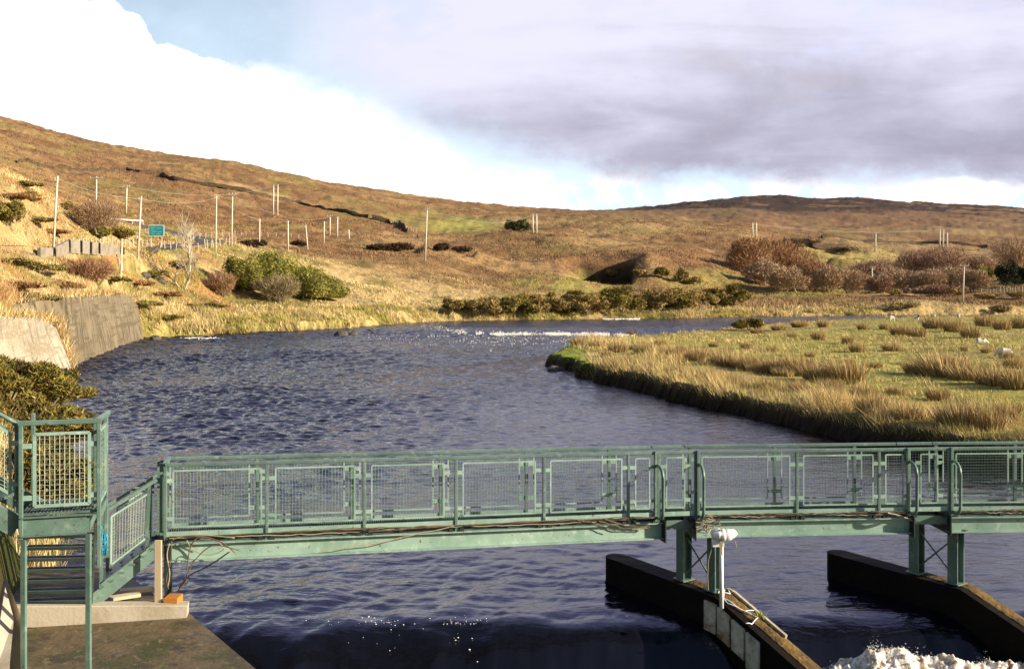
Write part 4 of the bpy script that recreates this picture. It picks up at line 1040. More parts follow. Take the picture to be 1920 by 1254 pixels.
    # gorse row on the far bank
    row = [(852, 588, 34, 28), (868, 584, 30, 24), (905, 592, 60, 40), (930, 588, 50, 42), (960, 592, 62, 40), (1000, 590, 60, 48), (1025, 586, 56, 48), (1065, 590, 56, 44), (1100, 592, 60, 40), (1130, 588, 54, 44),
           (1165, 588, 56, 48), (1200, 586, 58, 46), (1240, 586, 60, 50), (1275, 584, 56, 44), (1310, 582, 56, 40), (1345, 578, 52, 38), (1375, 570, 44, 34), (1395, 560, 36, 24),
           (985, 574, 46, 30), (1015, 572, 50, 34), (1080, 572, 50, 30), (1115, 570, 46, 28), (1150, 572, 50, 32), (1215, 570, 52, 32), (1262, 568, 50, 30), (1300, 566, 48, 28), (1335, 562, 46, 26)]
    for i, (px, y, w, h) in enumerate(row):
        pal = (BROWNG, GORSE)[i % 3 == 1]; hv = (1.0, .7, 1.2, .8, 1.1, .65)[i * 5 % 6]; h = h * hv; w = w * (1.15 if hv > .9 else .9)
        lab = 'brown and green gorse bush in the row along the far river bank'
        if px == 1345:
            pal = YGORSE; lab = 'gorse bush with yellow flowers towards the right end of the far bank row'
        elif px == 852: lab = 'small dark gorse bush at the left end of the far bank row'
        elif px == 1395: lab = 'small dark gorse bush at the right end of the far bank row'
        shrub('gorse_bush', lab, 'gorse bush', px, y, w * 1.3, h * 1.05, pal, 7500, 0.30, 340 + i, 'gorse bushes along the far river bank', dmin=150, lobes=16, lobe_r=.55)
    # single bushes on the right bank
    shrub('gorse_bush', 'dark round gorse bush alone on the upstream edge of the right bank pasture', 'gorse bush', 1404, 616, 62, 26, GORSE, 4200, 0.28, 370, base=Vector((*P2(1404, 128), tz(*P2(1404, 128)))))
    twig_tree('bare_shrub', 'small brown leafless bush on the point of the right bank beside the rapid', 'shrub', 1175, 630, 44, 30, [(0.14, 0.09, 0.045), (0.22, 0.13, 0.05), (0.08, 0.05, 0.03)], 2200, 371, base=Vector((*P2(1180, 122), tz(*P2(1180, 122)))), wd=0.03)
    # bushes by the scooped bank
    for i, (px, y, w, h, lab, pal) in enumerate([(1145, 522, 22, 14, 'small dark bush in the mouth of the shaded hollow', BROWNG), (1240, 520, 30, 24, 'green bush on the grassy knoll right of the shaded hollow', GORSE), (1275, 528, 34, 28, 'darkest bush below the knoll right of the shaded hollow', BROWNG),
                                             (1300, 532, 40, 14, 'low spreading dark bush below the knoll', BROWNG), (1200, 520, 28, 16, 'brown bush at the right lip of the shaded hollow', BROWNG)]):
        shrub('hill_bush', lab, 'bush', px, y, w, h, pal, 2200, 0.4, 380 + i, 'bushes by the shaded hollow', dmin=205)
    for px, y, w, h, lab in ((705, 470, 40, 12, 'dark low scrub at the left end of the ditch on the moor'), (745, 470, 74, 18, 'long black scrub in the moor ditch left of the lone pole'), (830, 472, 36, 16, 'dark scrub in the moor ditch just right of the lone pole'),
                             (866, 475, 46, 15, 'dark scrub at the right end of the moor ditch'), (475, 462, 50, 13, 'dark scrub under the road edge above the green broom'), (560, 462, 30, 10, 'small dark scrub between two short leaning poles'), (1500, 462, 90, 20, 'long dark scrub on the moor above the red leafless wood'), (1580, 478, 70, 18, 'dark scrub on the moor slope left of the thin grey pole')):
        shrub('moor_scrub', lab, 'scrub', px, y, w, h, ([(0.05, 0.032, 0.02), (0.075, 0.045, 0.025), (0.10, 0.065, 0.03)], [3, 2, 1]), 3200, 0.45, int(px), 'dark scrub on the moor', dmin=205)
    # two round bushes up on the moor
    shrub('round_bush', 'left of the two round green bushes by the twin poles on the moor', 'bush', 958, 434, 24, 24, ([(0.07, 0.085, 0.03), (0.10, 0.10, 0.04)], [1, 1]), 3000, 0.7, 390, 'two round bushes on the moor', dmin=300)
    shrub('round_bush', 'right and wider of the two round green bushes by the twin poles on the moor', 'bush', 981, 434, 30, 25, ([(0.07, 0.085, 0.03), (0.10, 0.10, 0.04)], [1, 1]), 3400, 0.7, 391, 'two round bushes on the moor', dmin=300)
    # leafless wood on the right
    RED = [(0.30, 0.165, 0.085), (0.36, 0.21, 0.11), (0.24, 0.13, 0.07)]; GREY = [(0.36, 0.245, 0.15), (0.28, 0.19, 0.12), (0.42, 0.29, 0.175)]; PURP = [(0.26, 0.155, 0.105), (0.32, 0.20, 0.13)]
    wood = [(1400, 510, 90, 72, RED), (1440, 520, 100, 80, RED), (1480, 532, 100, 72, RED), (1430, 530, 70, 44, GREY), (1520, 540, 90, 56, RED), (1475, 543, 90, 42, GREY), (1550, 543, 80, 46, GREY), (1595, 544, 80, 40, GREY), (1640, 528, 100, 46, PURP),
            (1690, 544, 110, 44, GREY), (1650, 545, 60, 30, PURP), (1720, 520, 90, 52, PURP), (1770, 522, 100, 60, PURP), (1740, 545, 80, 40, GREY), (1790, 543, 90, 44, GREY), (1830, 543, 60, 40, GREY), (1755, 550, 90, 20, PURP), (1830, 520, 80, 44, PURP), (1905, 515, 90, 70, GREY)]
    for i, (px, y, w, h, c) in enumerate(wood):
        kind = {id(RED): 'reddish brown', id(GREY): 'grey brown', id(PURP): 'dark purplish'}[id(c)]
        twig_tree('bare_tree', kind + ' leafless tree in the wood on the right below the far moor', 'tree', px, y + 4, w, h * 1.08, c, 5200, 400 + i, kind + ' leafless trees in the wood on the right', dmin=225, wd=0.075, trunkmat=M_palebark if i in (3, 5) else None)
    for i, (px, y, w, h, lab) in enumerate([(1842, 535, 50, 50, 'bright green bush between the leafless trees on the right'), (1885, 540, 60, 62, 'tallest dark evergreen at the right edge of the wood'), (1915, 536, 44, 44, 'dark evergreen cut by the right edge of the picture'), (1735, 540, 24, 36, 'narrow bright green bush among the leafless trees')]):
        pal = ([(0.020, 0.026, 0.012), (0.03, 0.038, 0.014)], [2, 1]) if 'dark' in lab else BROOM
        shrub('evergreen_tree' if 'dark' in lab else 'green_bush', lab, 'tree' if 'dark' in lab else 'bush', px, y, w, h, pal, 4200, 0.5, 430 + i, None, dmin=225)
    for i, (px, y, w, h) in enumerate([(1675, 555, 34, 14), (1850, 560, 60, 12), (1905, 562, 50, 18), (1695, 580, 70, 14), (1880, 590, 46, 16), (1790, 556, 40, 16)]):
        shrub('low_scrub', ['small dark scrub bush on the flat straw field', 'flat brown scrub left of the right hand edge on the straw field', 'brown scrub at the right edge of the straw field', 'long low scrub behind the grazing sheep', 'dark scrub in front of the field at the right edge', 'low dark scrub left of the crossarm pole'][i], 'scrub', px, y, w, h, BROWNG, 1500, 0.34, 440 + i, 'scrub on the far flat field', dmin=150)
build_plants()

def bare_white_tree():
    p = on(345, 543, 118)
    t = thing('bare_tree', 'pale lichen covered leafless tree leaning on the left bank', 'tree', p)
    rr = random.Random(12); d = p.y; u = d / F
    tr = MB(); cr = MB()
    def grow(a, dr, ln, r, lev):
        pts = [a]; q = a; dd = dr.copy()
        for i in range(4):
            dd = (dd + Vector((rr.uniform(-.25, .25), rr.uniform(-.25, .25), rr.uniform(-.12, .2)))).normalized()
            q = q + dd * ln / 4; pts.append(q)
        (tr if lev < 2 else cr).path(pts, r, 6 if lev < 2 else 4, r * 0.55)
        if lev < 4:
            for k in range(4 if lev else 5):
                f = rr.uniform(.3, 1.0); j = pts[min(4, int(f * 4))]
                nd = (dd + Vector((rr.uniform(-.9, .9), rr.uniform(-.8, .8), rr.uniform(-.3, .6)))).normalized()
                grow(j, nd, ln * rr.uniform(.5, .75), r * 0.55, lev + 1)
    grow(p + Vector((0, 0, -.3)), Vector((0.45, 0, 1)).normalized(), 78 * u, 0.24, 0)
    grow(p + Vector((-0.2, 0, -.3)), Vector((-0.6, 0, .8)).normalized(), 46 * u, 0.14, 1)
    tr.build('trunk', M_palebark, t); cr.build('crown', M_palebark, t)
bare_white_tree()

# ------------------------------------------------------------------ poles
def pole(name, label, tx, ty, bx, by, arm=None, dmin=85, group='wooden utility poles', r=None, ins=True, base=None):
    p = base if base is not None else on(bx, by, dmin)
    d = p.y; u = d / F
    top = Vector(((tx - 960) * u, d, EYE - (ty - HZ) * u))
    t = thing(name, label, 'utility pole', p, group)
    rr = r or max(0.13, 1.6 * u)
    mb = MB(); mb.path([p + Vector((0, 0, -0.4)), p.lerp(top, .5), top], rr, 8, rr * .72); mb.build('pole', M_pole, t, smooth=True)
    if arm:
        w = arm * u / 2
        a = MB(); a.bar(top + Vector((-w, -rr, -.25)), top + Vector((w, -rr, -.25)), .12, .14); ar = a.build('crossarm', M_arm, t)
        for k in (-.9, 0.05, .9):
            i_ = MB(); q = top + Vector((w * k, -rr, -.18)); i_.path([q, q + Vector((0, 0, .12)), q + Vector((0, 0, .3))], .06, 6, .09); i_.build('insulator', M_insul, ar)
    elif ins:
        i_ = MB(); q = top + Vector((-rr - .05, -.05, -.5)); i_.path([q, q + Vector((-.10, 0, .1)), q + Vector((-.1, 0, .3))], .05, 6, .07); i_.build('insulator', M_insul, t)
    return t, top
def build_poles():
    T = {}
    def P(key, *a, **k): T[key] = pole('utility_pole', *a, **k)[1]
    P(1, 'tallest leaning weathered pole beside the roadside parapet on the left', 108, 330, 99, 478, None, dmin=95)
    P(2, 'pole with a wide crossarm behind the hazy brown bush on the left slope', 181, 332, 180, 394, 24, dmin=190)
    P(3, 'thin pole with a short crossarm above the crash barrier', 238, 348, 236, 400, 12, dmin=225)
    P(4, 'bare leaning pole just left of the teal road sign', 265, 368, 258, 486, None, dmin=130)
    P(5, 'slim pole between the white bare tree and the crossarm pole', 406, 367, 404, 474, None, dmin=140)
    P(6, 'pole with a small crossarm standing above the top of the green broom', 436, 363, 434, 462, 14, dmin=150)
    P(9, 'short pole at the top edge of the green broom bank', 487, 410, 486, 467, None, dmin=175)
    P(10, 'short pole right of the green broom, left of the leaning one', 540, 414, 540, 470, None, dmin=190)
    P(11, 'short pole that leans to the left right of the green broom', 573, 422, 577, 468, None, dmin=200)
    P(12, 'thin short pole left of the little crossarm pole on the moor', 608, 415, 607, 456, None, dmin=220)
    P(13, 'little pole with a crossarm below the moor track', 619, 404, 618, 442, 10, dmin=250)
    P(14, 'little bare pole right of the little crossarm pole', 633, 407, 632, 444, None, dmin=250)
    P(15, 'shortest pole, a stub far off on the moor', 654, 430, 654, 449, None, dmin=250)
    P(16, 'tall lone pole in the middle of the moor above the river bend', 801, 390, 797, 490, 9, dmin=205)
    P(21, 'thin grey pole on the far moor right of the red wood', 1642, 436, 1641, 472, 12, dmin=300)
    P(25, 'tall pole with a crossarm standing in the flat field behind the sheep', 1808, 496, 1805, 568, 16, dmin=170)
    P(26, 'small grey pole rising out of the leafless wood', 1635, 500, 1635, 540, 8, dmin=260)
    def H(label, pr, arm, dmin, third=None):
        (a, b, c, e), (f, g, h, i) = pr
        p = on(c, e, dmin); d = p.y; u = d / F
        t = thing('twin_pole', label, 'utility pole', p, 'paired utility poles on the moor')
        tops = []
        for (tx, ty, bx, by) in pr + ([third] if third else []):
            q = Vector(((bx - 960) * u, d, EYE - (by - HZ) * u)); q.z = min(q.z, tz(q.x, q.y)) - .3
            top = Vector(((tx - 960) * u, d, EYE - (ty - HZ) * u)); tops.append(top)
            mb = MB(); mb.path([q, q.lerp(top, .5), top], 1.6 * u, 7, 1.25 * u); mb.build('pole', M_pole, t, smooth=True)
        mb = MB(); mb.bar(tops[0] + Vector((-2 * u, -.2, -.4)), tops[1] + Vector((2 * u, -.2, -.4)), .2, .22); mb.build('crossarm', M_arm, t)
        return tops
    T[7] = H('twin poles standing close together high on the left moor', [(513, 347, 512, 402), (521, 346, 520, 403)], 1, 300)[0]
    T[17] = H('twin poles beside the two round bushes on the moor', [(999, 402, 999, 437), (1006, 401, 1006, 438)], 1, 300)[0]
    T[19] = H('twin poles above the red leafless wood', [(1411, 418, 1411, 442), (1418, 418, 1418, 442)], 1, 400)[0]
    T[22] = H('three poles standing together on the far right moor', [(1762, 430, 1762, 468), (1769, 430, 1768, 468)], 1, 400, (1776, 436, 1776, 468))[0]
    for a, b, lab in ((1, 4, 'faint overhead wire between the two tall leaning poles by the road'), (4, 5, 'faint overhead wire from the leaning pole by the sign to the slim pole'), (5, 9, 'faint overhead wire from the slim pole to the short pole above the broom'), (2, 3, 'faint overhead wire between the two crossarm poles on the left slope'), (3, 7, 'faint overhead wire from the short crossarm pole to the twin poles'),
                      (6, 13, 'faint overhead wire from the crossarm pole to the little crossarm pole'), (16, 17, 'faint overhead wire from the lone pole to the twin poles by the round bushes'), (19, 22, 'faint overhead wire between the far twin poles and the three poles')):
        p, q = T[a], T[b]; L_ = (q - p).length
        mb = MB(); mb.path([p.lerp(q, i / 14) - Vector((0, 0, .3 + L_ * .02 * 4 * (i / 14) * (1 - i / 14))) for i in range(15)], max(.014, p.y * .00009), 4)
        o = mb.build('overhead_wire', M_insul); tag(o, lab, 'wire', 'overhead wires between the poles')
build_poles()

# ------------------------------------------------------------------ fences, walls, road, sign
def fence(label, pts, n, h, r, dmin, dmax=1600, wires=2, name='post_and_wire_fence', jit=.15):
    """pts: (bearing, row) along the foot"""
    rr = random.Random(len(label))
    xs = np.linspace(0, 1, n); L_ = np.linspace(0, 1, len(pts))
    pos = []
    for s in xs:
        px = float(np.interp(s, L_, [p[0] for p in pts])) + rr.uniform(-1, 1); y = float(np.interp(s, L_, [p[1] for p in pts]))
        pos.append(on(px, y, dmin, dmax))
    t = thing(name, label, 'fence', pos[0])
    tops = []
    for p in pos:
        hh = h * rr.uniform(.85, 1.15); q = p + Vector((rr.uniform(-jit, jit) * h, 0, hh)); tops.append(q)
        mb = MB(); mb.path([p + Vector((0, 0, -.2)), q], r, 6, r * .9); mb.build('post', M_post, t)
    if wires:
        mb = MB()
        for k in range(wires):
            f = .9 - .35 * k
            mb.path([p.lerp(q, f) for p, q in zip(pos, tops)], 0.012, 3)
        mb.build('wire', M_insul, t)
    return t
def ribbon(name, ctrl, w, m, kind, lift=0.06, n=60, label=None):
    """strip draped over the ground through (bearing, distance) points"""
    x, y = RX, RY
    dx = np.gradient(x); dy = np.gradient(y); l = np.hypot(dx, dy); nx, ny = -dy / l, dx / l
    cross = np.linspace(-1, 1, 5)
    X = x[:, None] + nx[:, None] * cross * w / 2; Y = y[:, None] + ny[:, None] * cross * w / 2
    Zt = terrain(X.ravel(), Y.ravel()).reshape(X.shape)
    Zc = Zt + lift
    V = np.stack([X.ravel(), Y.ravel(), Zc.ravel()], 1)
    f = [(i * 5 + k, i * 5 + k + 1, i * 5 + k + 6, i * 5 + k + 5) for i in range(n - 1) for k in range(4)]
    o = mesh_np(name, V, f, m, None, kind, True)
    if label: o['label'] = label
    return V.reshape(n, 5, 3)
def field_bank(label, ctrl, w, h, dmin, seed):
    rng = np.random.default_rng(seed)
    pos = [on(px, y, dmin) for px, y in ctrl]
    P = []
    for a, b in zip(pos[:-1], pos[1:]):
        k = max(4, int((b - a).length / 3))
        P += [a.lerp(b, i / k) for i in range(k)]
    P.append(pos[-1])
    v = []; n = len(P)
    for i, p in enumerate(P):
        hh = h * (0.75 + 0.35 * rng.random()); g = tz(p.x, p.y)
        for (o_, z_) in ((-w, -.3), (-w * .5, hh * .8), (0, hh), (w * .5, hh * .7), (w, -.3)):
            v.append((p.x + rng.normal(0, .15), p.y + o_ + rng.normal(0, .15), g + z_ + rng.normal(0, .08)))
    f = [(i * 5 + k, i * 5 + k + 1, i * 5 + k + 6, i * 5 + k + 5) for i in range(n - 1) for k in range(4)]
    o = mesh_np('field_bank', np.array(v), f, M_stonebank, None, None, False)
    tag(o, label, 'field bank', 'old earth banks dividing the moor')
def build_roadside():
    rd = ribbon('road', None, 5.6, M_road, 'structure', 0.05, 90, 'grey road climbing along the left bank')
    mb = MB()
    for i in range(4, len(rd) - 6, 3):
        a, b = Vector(rd[i][2]), Vector(rd[i + 1][2]); mb.bar(a + Vector((0, 0, .006)), b + Vector((0, 0, .006)), .14, .004)
    mb.build('road_markings', M_foam, None, 'structure')
    # concrete parapet with gaps
    t = None; pts = [(70, 480), (100, 480), (128, 479), (150, 478), (168, 478), (184, 477), (230, 476)]
    pos = [on(px, y, 85, 300) for px, y in pts]
    t = thing('roadside_parapet', 'low pale concrete parapet with dark gaps along the road', 'parapet', pos[0])
    for a, b in zip(pos[:-1], pos[1:]):
        dirn = (b - a).normalized(); gap = 0.35
        mb = MB(); mb.bar(a + dirn * gap + Vector((0, 0, .1)), b - dirn * gap + Vector((0, 0, .1)), .35, 1.5); mb.build('wall_block', M_parapet, t)
        mb = MB(); mb.bar(b - dirn * .34 + Vector((0, .05, .2)), b + dirn * .34 + Vector((0, .05, .2)), .24, 1.3); mb.build('post', M_pier, t)
    fence('row of pale wooden posts along the far side of the road left of the sign', [(112, 465), (160, 463), (222, 463), (283, 461)], 24, 1.25, .10, 118, 260)
    fence('pale posts along the road right of the teal sign', [(300, 466), (330, 468), (372, 470)], 7, 1.3, .09, 145, 260)
    fence('pale posts above the broom bank at the road edge', [(385, 466), (405, 464), (440, 458)], 9, 1.5, .09, 160, 300)
    fence('dark thin fence posts climbing the moor', [(330, 452), (400, 446), (470, 442), (560, 446)], 20, 1.2, .09, 190, 420)
    fence('grey post fence running down the bank between wall and road', [(226, 528), (227, 512), (229, 494)], 4, 2.0, .12, 96, 200)
    fence('row of pale posts along the far field edge at the right', [(1842, 552), (1870, 550), (1900, 548), (1935, 546)], 18, 1.5, .09, 220, 420)
    fence('posts along the top of the moor field beside the green patch', [(700, 408), (740, 420), (780, 437)], 18, 1.5, .13, 300, 700)
    # crash barrier
    pts = [(203, 418), (225, 419), (248, 420), (268, 421)]
    pos = [on(px, y, 180, 420) for px, y in pts]
    t = thing('crash_barrier', 'white crash barrier at the upper bend of the road', 'crash barrier', pos[0])
    mb = MB()
    for a, b in zip(pos[:-1], pos[1:]): mb.bar(a + Vector((0, 0, .85)), b + Vector((0, 0, .85)), .1, .30)
    mb.build('rail', M_rust, t)
    for p in pos:
        mb = MB(); mb.bar(p + Vector((0, .08, -.3)), p + Vector((0, .08, .85)), .12, .12, (0, 1, 0)); mb.build('post', M_rust, t)
    # road sign
    p = on(294, 464, 140, 300); u = p.y / F
    t = thing('road_sign', 'teal road sign with a white border on two posts beside the road', 'road sign', p)
    x0, x1 = (279 - 960) * u, (308 - 960) * u; z0, z1 = EYE - (443 - HZ) * u, EYE - (422 - HZ) * u
    mb = MB(); mb.box(x0, x1, p.y - .06, p.y, z0, z1); pl = mb.build('panel', M_white, t)
    mb = MB(); mb.box(x0 + 1.1 * u, x1 - 1.1 * u, p.y - .075, p.y - .062, z0 + 1.1 * u, z1 - 1.1 * u); mb.build('sign_face', M_sign, pl)
    mb = MB()
    for k, (a, b, c) in enumerate([(3, 12, 16), (4, 9, 12.5), (14, 24, 14.5), (5, 15, 8.5), (17, 25, 8), (4, 11, 4.5), (14, 23, 4)]):
        mb.box(x0 + a * u, x0 + b * u, p.y - .085, p.y - .077, z0 + c * u, z0 + (c + .9) * u)
    mb.build('marking', mat('sign_marking', (0.30, 0.58, 0.60), 0.5), pl)
    for q in (284, 303):
        mb = MB(); mb.path([Vector(((q - 960) * u, p.y + .06, p.z - .4)), Vector(((q - 960) * u, p.y + .06, z1 - .1))], .07, 8); mb.build('post', M_pole, t)
    # old banks dividing the moor
    field_bank('dark earth bank winding across the upper left moor', [(35, 306), (110, 316), (180, 322), (235, 320)], 1.6, 1.6, 230, 1)
    field_bank('dark earth bank descending the left moor behind the twin poles', [(300, 331), (330, 337), (400, 350), (480, 366), (560, 382), (640, 398), (690, 408)], 1.6, 1.9, 250, 2)
    field_bank('short kink of earth bank between the two long moor banks', [(238, 318), (262, 324), (285, 327), (305, 322)], 1.2, 1.2, 230, 3)
    field_bank('dark bank edging the green patch on the moor', [(698, 411), (730, 420), (765, 436)], 1.6, 2.2, 290, 4)
    field_bank('dark bank along the foot of the far right moor', [(1470, 455), (1520, 462), (1560, 468), (1600, 472)], 2.5, 3.0, 400, 5)
    field_bank('pale edged bank crossing the far right moor', [(1540, 446), (1640, 452), (1720, 458), (1850, 464)], 2.2, 2.0, 500, 6)
build_roadside()

# ------------------------------------------------------------------ concrete river walls
def river_wall(label, bl, tl, m, name='river_wall', thick=1.2, seed=1):
    """battered wall through base line bl and top line tl (same length), with thickness"""
    rng = np.random.default_rng(seed)
    nS, nU = 40, 14
    L_ = np.linspace(0, 1, len(bl)); ts = np.linspace(0, 1, nS)
    B = np.stack([np.interp(ts, L_, [b[i] for b in bl]) for i in range(3)], 1); T = np.stack([np.interp(ts, L_, [b[i] for b in tl]) for i in range(3)], 1)
    jag = (vnoise(ts * 9, ts * 0, seed) - .5) * 0.35 - np.maximum(0, ts - .86) * 2
    T[:, 2] += jag
    V = []
    for u in np.linspace(0, 1, nU):
        row = B * (1 - u) + T * u
        V.append(row)
    V = np.array(V)   # nU,nS,3
    back = V[-1] + np.array([-0.9, 0.5, 0]) * thick
    foot = V[0] + np.array([-0.9, 0.5, 0]) * thick * 2
    V = np.concatenate([V, back[None], foot[None]], 0)
    n0 = V.shape[0]
    f = [(r * nS + c, r * nS + c + 1, (r + 1) * nS + c + 1, (r + 1) * nS + c) for r in range(n0 - 1) for c in range(nS - 1)]
    vs = V.reshape(-1, 3)
    mb = MB(); mb.v = [tuple(v) for v in vs]; mb.f = f + [tuple(r * nS for r in range(n0)), tuple(r * nS + nS - 1 for r in reversed(range(n0)))]
    o = mb.build(name, m)
    tag(o, label, 'retaining wall', 'concrete walls along the left bank')
    return o
def build_walls():
    w1b = [at(-160, 800, 44), at(-30, 752, 53), at(60, 722, 60.5), at(141, 700, 69.5)]
    w1b = [Vector((p.x, p.y, -.4)) for p in w1b]
    w1t = [at(-160, 585, 45.5), at(-30, 592, 55), at(50, 596, 62.5), at(105, 602, 71)]
    river_wall('pale sunlit battered concrete wall at the left edge', w1b, w1t, M_conc, seed=3)
    w2b = [Vector((-31.6, 66, -.3)), atz(143, 693, -.3), atz(190, 670, -.3), atz(240, 650, -.3), atz(277, 637, -.3)]
    w2t = [Vector((-34.0, 68, 4.6)), at(132, 557, 75.5), at(180, 553, 92.5), at(238, 551, 111), at(269, 577, 121.5)]
    river_wall('grey stained concrete wall dropping into the river at the bend', w2b, w2t, M_conc_dark, seed=5)
    # grass hanging over the wall tops and down the gap between both walls
    n = 7000; P = []
    for line, cnt in ((w1t, 2600), (w2t, 3000), ([at(112, 600, 72.5), at(124, 640, 72.3), at(138, 690, 71.8)], 1400)):
        L_ = len(line) - 1
        for _ in range(cnt):
            u = RNG.random() * L_; k = min(int(u), L_ - 1); p = line[k].lerp(line[k + 1], u - k)
            P.append((p.x - RNG.random() * 2.2, p.y + RNG.random() * 1.2, p.z + RNG.normal(-.1, .15)))
    P = np.array(P); m = len(P)
    blades('wall_top_grass', P, 0.35 + .6 * RNG.random(m), np.full(m, .045), pick(m, [STRAW, PALE, BRACK, OLIVE], [4, 2, 3, 2]), .5, None, 'stuff', 'straw grass and bracken hanging over the concrete walls', (.15, -.1))
    rng = random.Random(3)
    for i, (px, y, s) in enumerate([(282, 608, 1.1), (300, 612, .8), (270, 590, .9), (292, 628, .7), (640, 622, .9), (660, 620, .8), (700, 616, .9), (1042, 682, .6)]):
        p = atz(px, y, .5 if y > 600 else 2.2); p.z = max(tz(p.x, p.y), 0) + .05
        bm = bmesh.new(); bmesh.ops.create_icosphere(bm, subdivisions=2, radius=s)
        for v in bm.verts:
            v.co *= 1 + rng.uniform(-.18, .18); v.co.z *= .6; v.co += p
        me = bpy.data.meshes.new('boulder'); bm.to_mesh(me); bm.free(); me.materials.append(M_stone)
        o = bpy.data.objects.new('boulder', me); link(o)
        tag(o, ['dark boulder on the bank just right of the stained wall', 'small dark boulder on the green bank right of the wall', 'dark block perched on the end of the stained wall', 'small boulder at the water by the end of the wall', 'boulder at the waterline of the far straw bank, left one of three', 'boulder at the waterline of the far straw bank, middle one of three', 'boulder at the waterline of the far straw bank, right one of three', 'small dark stone on the green tip of the right bank'][i], 'boulder', 'boulders at the waterside')
build_walls()

# ------------------------------------------------------------------ sheep
def sheep(label, px, y, head, dmin=60, s=1.0, graze=True, face_dark=False):
    s *= 0.86
    p = atz(px, y, 1.0); p.z = tz(p.x, p.y) - .06
    me = bpy.data.meshes.new('sheep')
    J = [(0, 0, .56, .30), (.22, 0, .58, .29), (-.28, 0, .57, .30), (-.50, 0, .54, .16), (.44, 0, .62, .19)]
    if graze: J += [(.60, 0, .54, .13), (.74, 0, .40, .105), (.84, 0, .28, .07)]
    else: J += [(.56, 0, .80, .13), (.66, 0, .92, .12), (.86, 0, .84, .075)]
    e = [(0, 1), (0, 2), (2, 3), (1, 4), (4, 5), (5, 6), (6, 7)]
    for (bx, sx) in ((.30, .11), (.30, -.11), (-.32, .11), (-.32, -.11)):
        b = len(J); root = 1 if bx > 0 else 2
        J += [(bx, sx, .42, .075), (bx + (-.02 if bx > 0 else -.05), sx, .22, .04), (bx, sx, .0, .035)]
        e += [(root, b), (b, b + 1), (b + 1, b + 2)]
    me.from_pydata([j[:3] for j in J], e, [])
    o = bpy.data.objects.new('sheep', me); link(o)
    m = o.modifiers.new('skin', 'SKIN')
    for i, j in enumerate(J): me.skin_vertices[0].data[i].radius = (j[3], j[3])
    me.skin_vertices[0].data[0].use_root = True
    o.modifiers.new('sub', 'SUBSURF').levels = 1; o.modifiers['sub'].render_levels = 2
    mm = mat('sheep_fleece', (0.72, 0.66, 0.54), 0.95, (6.0, (0.55, 0.48, 0.36), .45, .65), (18, .8, .04)) if not face_dark else mat('sheep_fleece_black_face', (0.72, 0.66, 0.54), 0.95, (6.0, (0.55, 0.48, 0.36), .45, .65), (18, .8, .04), extra=lambda nt, b: face(nt, b))
    me.materials.append(mm)
    o.location = p; o.rotation_euler = (0, 0, head); o.scale = (s, s, s)
    tag(o, label, 'sheep', 'sheep grazing the right bank pasture')
def face(nt, b):
    N, L = nt.nodes, nt.links
    tc = N.new('ShaderNodeTexCoord'); sp = N.new('ShaderNodeSeparateXYZ'); L.new(tc.outputs['Object'], sp.inputs[0])
    g = N.new('ShaderNodeMath'); g.operation = 'GREATER_THAN'; g.inputs[1].default_value = .57; L.new(sp.outputs[0], g.inputs[0])
    mx = N.new('ShaderNodeMix'); mx.data_type = 'RGBA'; mx.inputs[7].default_value = (.03, .028, .025, 1)
    src = b.inputs['Base Color'].links[0].from_socket
    L.new(g.outputs[0], mx.inputs[0]); L.new(src, mx.inputs[6]); L.new(mx.outputs[2], b.inputs['Base Color'])
sheep('white sheep grazing at the left of the four by the long scrub', 1672, 600, R(180), graze=True, s=1.15)
sheep('sheep with a dark face turned to the camera, second from left by the scrub', 1718, 600, R(-80), graze=False, face_dark=True, s=1.1)
sheep('white sheep standing end on below the crossarm pole, left of it', 1750, 595, R(100), graze=False, s=1.2)
sheep('white sheep furthest right of the four under the crossarm pole', 1797, 595, R(70), graze=True, s=1.15)
sheep('sheep half hidden among the rushes above the nearest sheep', 1838, 646, R(0), graze=True)
sheep('nearest sheep grazing behind a rush clump at the right edge', 1886, 668, R(170), graze=True, s=1.1)

